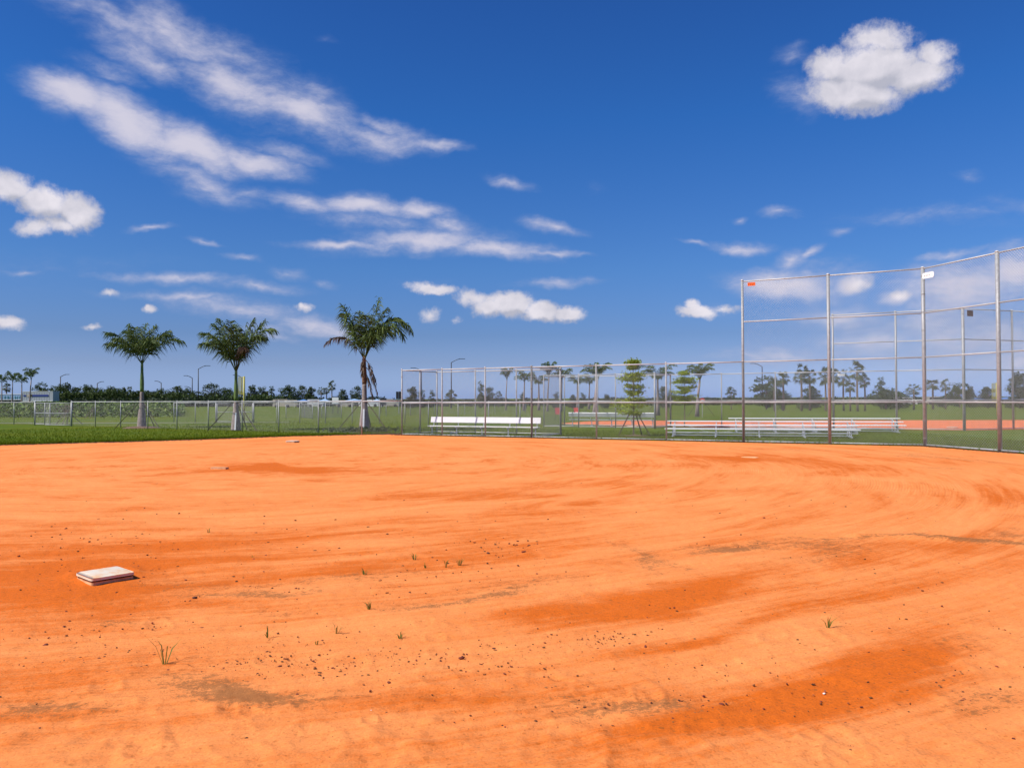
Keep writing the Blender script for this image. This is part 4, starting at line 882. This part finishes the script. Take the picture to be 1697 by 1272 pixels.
strip('weeds', (-150, 305), (92, 140), 1.5, 9000, .4, 'hedge', 64, 'dark scrub bushes among the tall weeds at left')
# two little staked saplings in the left field
for (x, y, yt, lb) in ((111, 703, 675, 'reddish sapling with props behind the swing gate'), (154, 693, 672, 'thin sapling right of the swing gate')):
    p_ = gb(x, y); H_ = (y-yt)*p_.y/F; root = empty('staked_sapling', p_); tag(root, lb, 'sapling')
    m = MB(); m.tube([(0, 0, 0), (.02, 0, H_*.9)], [.035, .015], 6)
    for a in (30, 150, 270): m.bar((math.cos(R(a))*1.1, math.sin(R(a))*.6, 0), (0, 0, .95), .04, .04)
    m.build('trunk', MT['bark'], root); m = MB(); rs = np.random.default_rng(5+x); q = rs.normal(size=(160, 3))*np.array([.35, .35, .22])+np.array([0, 0, H_*.85]); leaves(m, q, .16, rs); m.build('crown', MT['frondold' if x < 120 else 'oak2'], root)

# lawn blades around the clay and between the fences
def blades(name, P_, h, w, mat, rs, lean=.5):
    k = len(P_); a = rs.uniform(0, 6.283, k); hh_ = h*rs.uniform(.5, 1.2, k); ln = rs.uniform(0, lean, k)*hh_; b_ = rs.uniform(0, 6.283, k)
    wv = np.stack([np.cos(a), np.sin(a), 0*a], 1)*w/2; tip = P_+np.stack([np.cos(b_)*ln, np.sin(b_)*ln, hh_], 1); mid = (P_+tip)/2+np.stack([0*a, 0*a, hh_*.08], 1)
    return np.stack([P_-wv, P_+wv, mid+wv*.7, mid-wv*.7], 1), np.stack([mid-wv*.7, mid+wv*.7, tip+wv*.05, tip-wv*.05], 1)
rs = np.random.default_rng(71); k = 60000
xx = rs.uniform(-60, 1760, k); yy = np.array([0.]*k); ybv = np.interp(xx, xs, yb); yy = ybv-rs.uniform(0.1, 1, k)**1.4*np.where(xx < 660, 26, np.where(xx < 1250, 16, 22))
pts_ = np.array([tuple(G(a, c_)) for a, c_ in zip(xx, yy)]); pts_[:, 2] = -.02
q1, q2 = blades('lawn', pts_, .065, .022, 'blade', rs); m = MB(); m.quads(q1); m.quads(q2)
# ragged fringe on the clay edge
k = 16000; xx = rs.uniform(-60, 668, k); ybv = np.interp(xx, xs, yb); pts_ = np.array([tuple(G(a, c_)) for a, c_ in zip(xx, ybv-rs.uniform(-.1, 1.1, k))]); pts_[:, 2] = -.01
pts_[:, 1] += (fbm(pts_[:, 0]*1.4, pts_[:, 1]*1.4, 4, 5)-.5)*.7
q1, q2 = blades('e', pts_, .11, .026, 'blade', rs, .8); m.quads(q1); m.quads(q2)
k = 9000; s_ = rs.uniform(0, 33, k); off = rs.uniform(-.05, .35, k); pts_ = np.array([tuple((S(a, c_) if a < 21.9 else CORNER+w2*(a-21.9)+Vector((.95*c_+.02, .2*c_, 0)))) for a, c_ in zip(s_, off)]); pts_[:, 2] = -.01
q1, q2 = blades('e', pts_, .12, .022, 'blade', rs, .8); m.quads(q1); m.quads(q2)
tag(m.build('lawn_grass', MT['blade']), 'short mown green grass around the clay and between the fences', 'grass', kind='stuff')
# low leafy ground cover at the tall palm
m = MB(); q = rs.normal(size=(900, 3))*np.array([.9, .5, .06])+np.array([p3.x+.2, p3.y-1.2, .10]); q[:, 2] = np.abs(q[:, 2]); leaves(m, q, .16, rs); tag(m.build('ground_cover', MT['oak2']), 'low leafy ground cover at the foot of the tallest royal palm', 'ground cover', kind='stuff')

# crumbs of soil along fence foot and as shade under the grass lip, clods and pebbles on the clay
ICO = None
def rocks(P_, S_, rs):
    t_ = (1+5**.5)/2; base = np.array([(-1,t_,0),(1,t_,0),(-1,-t_,0),(1,-t_,0),(0,-1,t_),(0,1,t_),(0,-1,-t_),(0,1,-t_),(t_,0,-1),(t_,0,1),(-t_,0,-1),(-t_,0,1)])/1.9
    fc_ = np.array([(0,11,5),(0,5,1),(0,1,7),(0,7,10),(0,10,11),(1,5,9),(5,11,4),(11,10,2),(10,7,6),(7,1,8),(3,9,4),(3,4,2),(3,2,6),(3,6,8),(3,8,9),(4,9,5),(2,4,11),(6,2,10),(8,6,7),(9,8,1)])
    k = len(P_); V = base[None]*rs.uniform(.65, 1.3, (k, 12, 1)); V = V*(S_[:, None, None]*np.stack([rs.uniform(.8, 1.7, k), rs.uniform(.6, 1.1, k), rs.uniform(.45, .8, k)], 1)[:, None, :])
    a = rs.uniform(0, 6.28, k); c_, s_ = np.cos(a)[:, None], np.sin(a)[:, None]; X = V[..., 0]*c_-V[..., 1]*s_; Y = V[..., 0]*s_+V[..., 1]*c_; V = np.stack([X, Y, V[..., 2]], -1)+P_[:, None, :]
    Fc = (fc_[None]+(np.arange(k)*12)[:, None, None]).reshape(-1, 3); return V.reshape(-1, 3), Fc.tolist()
CL = [(450,1095,330,30,760),(300,1100,200,26,160),(640,1105,260,28,260),(1010,1058,90,14,160),(880,1070,120,10,50),(250,1040,170,10,90),(430,1130,200,12,120),(90,1055,90,22,90),(150,900,220,50,260),(320,880,250,40,160),(800,905,110,16,120),(620,905,120,14,60),(730,940,260,60,150),(1200,905,70,10,60),
      (1380,1120,200,60,120),(1600,1120,100,60,160),(1500,960,200,60,70),(850,860,700,60,160),(1400,830,300,50,60),(500,960,420,40,260),(850,1150,900,60,420),(1100,1170,130,22,120),(370,1155,120,18,200),(500,800,500,20,50),(848,1050,950,160,1100),(120,960,120,50,140)]
cx_, cy_, cs_ = [], [], []
for (x, y, a, bb, k) in CL:
    ux = x+rs.normal(size=k)*a*.55; uy = y+rs.normal(size=k)*bb*.55; cx_.append(ux); cy_.append(uy); cs_.append(.0018+.0105*rs.random(k)**5)
cx_ = np.concatenate(cx_); cy_ = np.concatenate(cy_); cs_ = np.concatenate(cs_); ok = (cy_ > 760) & (cx_ > -200) & (cx_ < 1900); cx_, cy_, cs_ = cx_[ok], cy_[ok], cs_[ok]
Pk = np.array([tuple(G(a, c_)) for a, c_ in zip(cx_, cy_)]); Pk[:, 2] = cs_*.1+.003; cs_ = cs_*np.clip(Pk[:, 1]/7, .8, 1.7)
V, Fc = rocks(Pk, cs_, rs); m = MB(); m.add(V, Fc); tag(m.build('clay_clods', MT['clod']), 'small dark clay clods scattered over the orange infield', 'clods', kind='stuff')
k = 5200; s_ = rs.uniform(-.3, 33, k); off = -.16+rs.normal(size=k)*.10; clump = fbm(s_*1.1, s_*0+3, 3, 77); ok = rs.random(k) < np.clip((clump-.35)*3, .05, 1)
s_, off = s_[ok], off[ok]; Pk = np.array([tuple((S(a, c_) if a < 21.9 else CORNER+w2*(a-21.9)+Vector((c_, 0, 0)))) for a, c_ in zip(s_, off)]); Sz = .010+.022*rs.random(len(Pk))**2; Pk[:, 2] = Sz*.3
V, Fc = rocks(Pk, Sz, rs); m = MB(); m.add(V, Fc)
k = 1500; xx = rs.uniform(590, 668, k); Pk = np.array([tuple(G(a, c_)) for a, c_ in zip(xx, 718.6+rs.normal(size=k)*.5)]); Sz = .02+.03*rs.random(k)**2; Pk[:, 2] = Sz*.3; V, Fc = rocks(Pk, Sz, rs); m.add(V, Fc)
k = 3500; xx = rs.uniform(-60, 668, k); ybv = np.interp(xx, xs, yb); Pk = np.array([tuple(G(a, c_)) for a, c_ in zip(xx, ybv+.25+rs.normal(size=k)*.35)]); Pk[:, 1] += (fbm(Pk[:, 0]*1.4, Pk[:, 1]*1.4, 4, 5)-.5)*.7; Sz = .012+.025*rs.random(k)**2; Pk[:, 2] = Sz*.2; V, Fc = rocks(Pk, Sz, rs); m.add(V, Fc)  # dark crumbs added as the shadow line under the grass lip
tag(m.build('soil_crumbs_and_lip_shade', MT['soil']), 'dark soil and debris crumbs along the foot of the fences, and as added shade under the grass lip', 'soil', kind='stuff')
# bigger single stones the photo shows
for (x, y, r0, lb, mt) in ((76, 1069, .028, 'dark stone at the left, below the near base', 'clod'), (765, 1091, .030, 'dark clod in the lower middle', 'clod'), (1070, 1072, .026, 'dark clod right of the pebble cluster', 'clod'), (279, 1111, .024, 'dark flat clod below the taller weed tuft', 'clod'), (1196, 1167, .022, 'clod near the bottom edge, right of centre', 'clod'),
    (615, 1178, .018, 'small pale stone near the bottom edge', 'litter'), (1366, 1149, .016, 'small pale stone on the dark clay at lower right', 'litter'), (322, 991, .030, 'curled dry leaf on the clay right of the near base', 'soil'), (809, 917, .035, 'dry leaf lying in the middle of the clay', 'soil')):
    p_ = G(x, y); r0 = r0*.62; V, Fc = rocks(np.array([[0, 0, r0*.3]]), np.array([r0]), rs); m = MB(); m.add(V, Fc); tag(m.build('dry_leaf' if 'leaf' in lb else ('stone' if mt == 'litter' else 'clod'), MT[mt], None, True, (p_.x, p_.y, 0)), lb, 'leaf' if 'leaf' in lb else 'stone')
q = G(751, 719.8); m = MB(); m.box((0, 0, .06), (.30, .15, .12), .3); m.box((.14, 0, .10), (.22, .12, .05), .5); tag(m.build('crumpled_bag', MT['litter'], None, loc=(q.x, q.y+.3, 0)), 'small crumpled pale bag on the ground under the white bench', 'bag')

TUFT = [(346, 884, .13, 5, 'small green weed left of centre, above the near base'), (273, 1102, .30, 5, 'taller thin weed tuft at lower left'), (444, 1056, .14, 4, 'small weed sprig below the near base, right'), (558, 1049, .11, 6, 'small weed sprig left of centre'), (663, 1058, .09, 6, 'tiny weed in the lower middle'),
 (612, 1010, .10, 9, 'low weed patch in the middle'), (762, 937, .16, 9, 'clump of grass blades in the middle of the clay'), (739, 940, .17, 4, 'thin blades just left of the grass clump'), (687, 928, .12, 8, 'short grass clump left of the thin blades'), (604, 953, .12, 7, 'pale grass clump in the middle left'),
 (1372, 1040, .13, 6, 'small grass tuft on the right half of the clay'), (419, 924, .12, 3, 'faint sprig right of the near base'), (705, 941, .08, 4, 'tiny sprig by a pale scrape'), (525, 1067, .06, 4, 'tiny sprig below the middle')]
for (x, y, h, k, lb) in TUFT:
    p_ = G(x, y); rr_ = random.Random(x); m = MB(); Q = []; h *= .75; k = int(k*1.6)
    for i in range(k):
        a = rr_.uniform(0, 6.28); d = Vector((math.cos(a), math.sin(a), 0)); ln = h*rr_.uniform(.2, .9); hh_ = h*rr_.uniform(.5, 1.1); w_ = d.cross(Vector((0, 0, 1)))*.0032
        c0 = d*.01; c1_ = d*ln*.45+Vector((0, 0, hh_*.6)); c2_ = d*ln+Vector((0, 0, hh_*rr_.uniform(.55, 1.05)))
        Q.append([tuple(c0-w_), tuple(c0+w_), tuple(c1_+w_), tuple(c1_-w_)]); Q.append([tuple(c1_-w_), tuple(c1_+w_), tuple(c2_+w_*.2), tuple(c2_-w_*.2)])
    m.quads(np.array(Q)); tag(m.build('weed_tuft', MT['tuft'], None, loc=(p_.x, p_.y, 0)), lb, 'weed', 'weed tufts growing in the clay')

# ------------------------------------------------------------------ distant things
def lamp(x, ytop, Z, side, label, ln=1.9):
    X = Xat(x, Z); H_ = D(x, ytop, Z).z; root = empty('street_lamp', (X, Z, 0)); tag(root, label, 'street lamp', 'street lamps along the far road')
    r0 = .10*Z/170; m = MB(); m.tube([(0, 0, 0), (0, 0, H_-.7)], [r0*1.3, r0*.9], 8); m.build('pole', MT['dark'], root, True)
    m = MB(); m.tube([(0, 0, H_-.75), (side*ln*.55, 0, H_-.2), (side*ln*.8, 0, H_-.1)], r0*.65, 6); m.build('arm', MT['dark'], root, True)
    m = MB(); m.box((side*ln*1.05, 0, H_-.06), (ln*.6, .3, .12*Z/200)); m.build('lamp_head', MT['dark'], root)
lamp(100, 620, 232, 1, 'leftmost street lamp, arm to the right, above the tree line'); lamp(161, 632, 310, 1, 'second street lamp from the left, short above the trees'); lamp(267, 631, 310, -1, 'short street lamp right of the leftmost royal palm'); lamp(318.5, 622, 240, -1, 'street lamp with arm to the left beside the tallest left lamp')
lamp(328.5, 605.5, 172, 1, 'tallest street lamp left of the middle royal palm'); lamp(400.5, 621, 236, -1, 'street lamp hidden beside the yellow pole and the middle palm'); lamp(748, 594, 148, 1, 'tall street lamp behind the near dugout'); lamp(698.5, 609, 190, -1, 'street lamp showing above the dugout left corner'); lamp(1263.5, 601.5, 172, -1, 'street lamp behind the near backstop left bay'); lamp(316, 640, 330, -1, 'tiny street lamp just left of the tall lamp pair')
def foul(x, Z, ytop, ypan, label, side):
    X = Xat(x, Z); H_ = D(x, ytop, Z).z; zp = D(x, ypan, Z).z; root = empty('foul_pole', (X, Z, 0)); tag(root, label, 'foul pole', 'yellow foul poles'); m = MB(); m.tube([(0, 0, 0), (0, 0, H_)], .07, 10); m.build('pole', MT['yellow'], root, True)
    m = MB(); w_ = .42; m.tube([(side*.06, 0, zp), (side*w_, 0, zp), (side*w_, 0, H_-.05), (side*.06, 0, H_-.05)], .02, 6)
    for z in np.arange(zp, H_-.06, .06): m.bar((side*.06, 0, z), (side*w_, 0, z), .022, .022)
    for k in range(1, 6): m.bar((side*(.06+.06*k), 0, zp), (side*(.06+.06*k), 0, H_-.05), .016, .016)
    m.build('pole_screen', MT['yellow'], root)
foul(404.5, 60, 623.5, 653, 'yellow foul pole beside the middle royal palm trunk', -1); foul(1652, 70, 634, 665, 'yellow foul pole seen through the right-hand backstop', -1)
def boxobj(name, x0, x1, y0, y1, Z, depth, mat, label, cat):
    a = D(x0, y1, Z); c = D(x1, y0, Z); w_ = c.x-a.x; z0 = max(0, a.z); root = empty(name, ((a.x+c.x)/2, Z, 0)); tag(root, label, cat); return root, w_, z0, c.z
# trailers
for (x0, x1, y0, y1, Z, lb, txt) in ((43, 93, 648.2, 664.6, 190, 'long grey semi trailer with a dark blue stripe above the left gate', None), (-4, 42, 652.5, 662.5, 193, 'pale trailer with dark lettering behind the palms at the left edge', 'FRANC')):
    root, w_, z0, z1 = boxobj('semi_trailer', x0, x1, y0, y1, Z, 2.5, 'grey', lb, 'trailer')
    m = MB(); m.box((0, 0, (z0+z1)/2), (w_, 2.6, z1-z0))
    for k in range(int(w_/.6)): m.box((-w_/2+.3+k*.6, -1.31, (z0+z1)/2), (.04, .04, z1-z0-.1))
    m.build('body', MT['grey' if not txt else 'paleblue'], root); m = MB(); m.box((0, -1.32, z1-.06), (w_, .06, .12)); m.box((0, -1.32, z0+.06), (w_, .06, .12)); m.build('edge_rail', MT['white'], root)
    if not txt:
        m = MB(); m.box((.4, -1.36, z1-1.0), (w_*.60, .03, .42)); m.box((-w_/2+.5, -1.36, z1-1.0), (.6, .03, .34)); m.build('stripe', MT['navy'], root)
        m = MB(); m.box((-w_/2+1.7, -1.36, z1-1.0), (1.3, .03, .62)); m.build('faded_panel', MT['cream'], root)
    else:
        cu = bpy.data.curves.new('lettering', 'FONT'); cu.body = txt; cu.size = .95; cu.extrude = .02; cu.align_x = 'CENTER'; cu.space_character = 1.6
        to = bpy.data.objects.new('lettering_tmp', cu); C.objects.link(to); bpy.context.view_layer.update(); me_ = bpy.data.meshes.new_from_object(to); bpy.data.objects.remove(to)
        me_.materials.clear(); me_.materials.append(MT['teal']); lo = bpy.data.objects.new('lettering', me_); C.objects.link(lo); lo.parent = root; lo.location = (1.2, -1.36, z1-1.25); lo.rotation_euler = (R(90), 0, 0)
    for sx_ in (-.36, -.27, .30, .39):
        m = MB(); m.tube([(w_*sx_, -1.25, .5), (w_*sx_, -.95, .5)], .5, 16); m.build('wheel', MT['black'], root, True)
    m = MB(); m.box((0, 0, (z0+.5)/2+.2), (w_*.9, 1.0, .3)); m.build('chassis', MT['black'], root)
def van(x, Z, ln, h, mat, label):
    root = empty('parked_van', (Xat(x, Z), Z, 0)); tag(root, label, 'vehicle', 'vehicles parked beyond the far grass')
    m = MB(); pr_ = [(-.5, .12), (.5, .12), (.5, .5), (.36, .62), (.24, 1.0), (-.48, 1.0), (-.5, .9)]
    V = [(a*ln, yy_, b_*h) for yy_ in (-.9, .9) for a, b_ in pr_]; k = len(pr_); m.add(V, [tuple(range(k)), tuple(range(2*k-1, k-1, -1))]+[(i, i+k, (i+1) % k+k, (i+1) % k) for i in range(k)]); m.build('body', MT[mat], root)
    m = MB(); m.box((-.05*ln, -.91, h*.77), (ln*.62, .03, h*.24)); m.build('side_window', MT['black'], root)
    for s__ in (-.32, .32): m = MB(); m.tube([(s__*ln, -.93, .33), (s__*ln, -.7, .33)], .33, 14); m.build('wheel', MT['black'], root, True)
def tent(x, Z, w_, h, mat, label):
    root = empty('canopy_tent', (Xat(x, Z), Z, 0)); tag(root, label, 'tent', 'canopy tents beyond the far grass'); m = MB(); e = w_/2
    m.add([(-e, -e, h*.68), (e, -e, h*.68), (e, e, h*.68), (-e, e, h*.68), (0, 0, h), (-e, -e, h*.58), (e, -e, h*.58), (e, e, h*.58), (-e, e, h*.58)], [(0, 1, 4), (1, 2, 4), (2, 3, 4), (3, 0, 4), (0, 5, 6, 1), (1, 6, 7, 2), (2, 7, 8, 3), (3, 8, 5, 0)]); m.build('canopy', MT[mat], root)
    for sx_ in (-1, 1):
        for sy_ in (-1, 1): m = MB(); m.bar((sx_*e*.97, sy_*e*.97, 0), (sx_*e*.97, sy_*e*.97, h*.66), .06, .06); m.build('leg', MT['white'], root)
for (x, Z, w_, h, mt, lb) in ((503, 168, 3.2, 1.75, 'blue', 'blue canopy tent below the conical tree'), (538, 166, 2.6, 1.85, 'paleblue', 'pale blue canopy tent under the cabbage palms'), (587, 165, 4.4, 1.8, 'paleblue', 'wide pale blue tent just left of the tallest palm trunk'), (1590, 168, 6.5, 1.75, 'blue', 'wide blue canopy behind the farther backstop corner'), (1672, 168, 5.0, 1.6, 'blue', 'blue canopy near the right edge'), (1491, 170, 4, 1.6, 'blue', 'blue canopy left of the lone cabbage palm'), (625, 164, 2.2, 1.75, 'paleblue', 'small pale blue canopy left of the dark board')):
    tent(x, Z, w_, h, mt, lb)
for (x, Z, ln, h, mt, lb) in ((470, 172, 4.2, 1.75, 'cream', 'cream vehicle left of the blue canopy tent'), (487, 170, 3.5, 1.6, 'cream', 'small beige vehicle beside the blue canopy tent'), (524, 172, 3.4, 1.7, 'white', 'white vehicle left of the cabbage palms'), (572, 170, 3.6, 1.5, 'cream', 'beige vehicle right of the white sign'), (612, 172, 4.4, 1.6, 'white', 'white vehicle right of the tallest palm trunk'), (645, 172, 4.4, 1.7, 'cream', 'beige vehicle left of the dugout corner'), (1500, 166, 4.2, 1.55, 'white', 'white vehicle left of the near backstop corner post'), (1550, 168, 4.6, 1.7, 'cream', 'beige vehicle right of the near backstop corner post'), (1625, 170, 4.6, 1.6, 'grey', 'grey vehicle left of the right-hand foul pole')):
    van(x, Z, ln, h, mt, lb)
def board(x0, x1, y0, y1, Z, mats, label, cat='sign', split=False):
    a = D(x0, y1, Z); c = D(x1, y0, Z); w_ = c.x-a.x; h = c.z-a.z; root = empty('notice_board', ((a.x+c.x)/2, Z, 0)); tag(root, label, cat)
    if split:
        for z in ((a.z+h*.26), (a.z+h*.74)): m = MB(); m.box((0, 0, z), (w_, .06, h*.44)); m.build('panel', MT[mats], root)
        m = MB(); m.box((0, 0, c.z+.03), (w_*1.02, .1, .08)); m.build('top_trim', MT['dark'], root)
    else: m = MB(); m.box((0, 0, (a.z+c.z)/2), (w_, .08, h)); m.build('panel', MT[mats], root)
    m = MB()
    for s__ in (-.4, .4): m.bar((w_*s__, .06, -.02), (w_*s__, .06, c.z), .06, .06)
    m.build('leg', MT['dark'], root)
board(550.4, 561, 657.5, 670, 95, 'white', 'white two panel board left of the tallest palm', split=True)
board(630, 640.5, 659.5, 671, 96, 'black', 'dark board right of the tallest palm')
root = empty('twin_panel', (Xat(661, 92), 92, 0)); tag(root, 'black twin panels on a post left of the dugout corner', 'sign')
for s__ in (-1, 1): m = MB(); m.box((s__*.19, 0, D(661, 654.7, 92).z), (.26, .12, .85)); m.build('panel', MT['black'], root)
m = MB(); m.tube([(0, .05, 0), (0, .05, D(661, 648, 92).z)], .05, 8); m.build('post', MT['steel'], root)
# red octagonal sign, small white box on the far fence, two red seats
m = MB(); c_ = D(1164, 663.5, 70); k = 8; rr_ = .24; V = [(rr_*math.cos(R(22.5+45*i)), yy_, rr_*math.sin(R(22.5+45*i))) for yy_ in (-.02, .02) for i in range(k)]
root = empty('stop_sign', (c_.x, 70, 0)); tag(root, 'small red octagonal sign with white centre in front of the leaning palm', 'sign')
m.add([(x, y, z+c_.z) for x, y, z in V], [tuple(range(k)), tuple(range(2*k-1, k-1, -1))]+[(i, i+k, (i+1) % k+k, (i+1) % k) for i in range(k)]); m.build('face', MT['red'], root)
m = MB(); m.box((0, -.03, c_.z), (.3, .02, .12)); m.build('centre_mark', MT['white'], root); m = MB(); m.tube([(0, .04, 0), (0, .04, c_.z+.1)], .03, 8); m.build('post', MT['steel'], root)
c_ = D(1394, 621, 42.6); m = MB(); m.box((0, 0, 0), (.33, .14, .13)); m.box((0, 0, .07), (.36, .16, .02)); tag(m.build('small_white_box', MT['white'], None, loc=c_), 'small white box on the far fence rail behind the backstop middle post', 'box')
for (x, lb) in ((924, 'left one of two small red folding seats seen through the dugout fence'), (955, 'right one of two small red folding seats seen through the dugout fence')):
    Z = 62; p_ = Vector((Xat(x, Z), Z, 0)); root = empty('folding_seat', p_); tag(root, lb, 'folding seat'); m = MB(); m.box((0, .1, .72), (.42, .03, .46), rx=R(-12)); m.build('backrest', MT['red'], root)
    m = MB(); m.box((0, -.12, .46), (.40, .38, .03)); m.build('seat', MT['red'], root)
    for a, c1_ in (((-.2, -.3, 0), (-.2, .15, .9)), ((.2, -.3, 0), (.2, .15, .9)), ((-.2, .3, 0), (-.2, -.3, .46)), ((.2, .3, 0), (.2, -.3, .46))): m = MB(); m.bar(a, c1_, .025, .025); m.build('leg', MT['dark'], root)
scn.cycles.max_bounces = 6; scn.cycles.transparent_max_bounces = 8
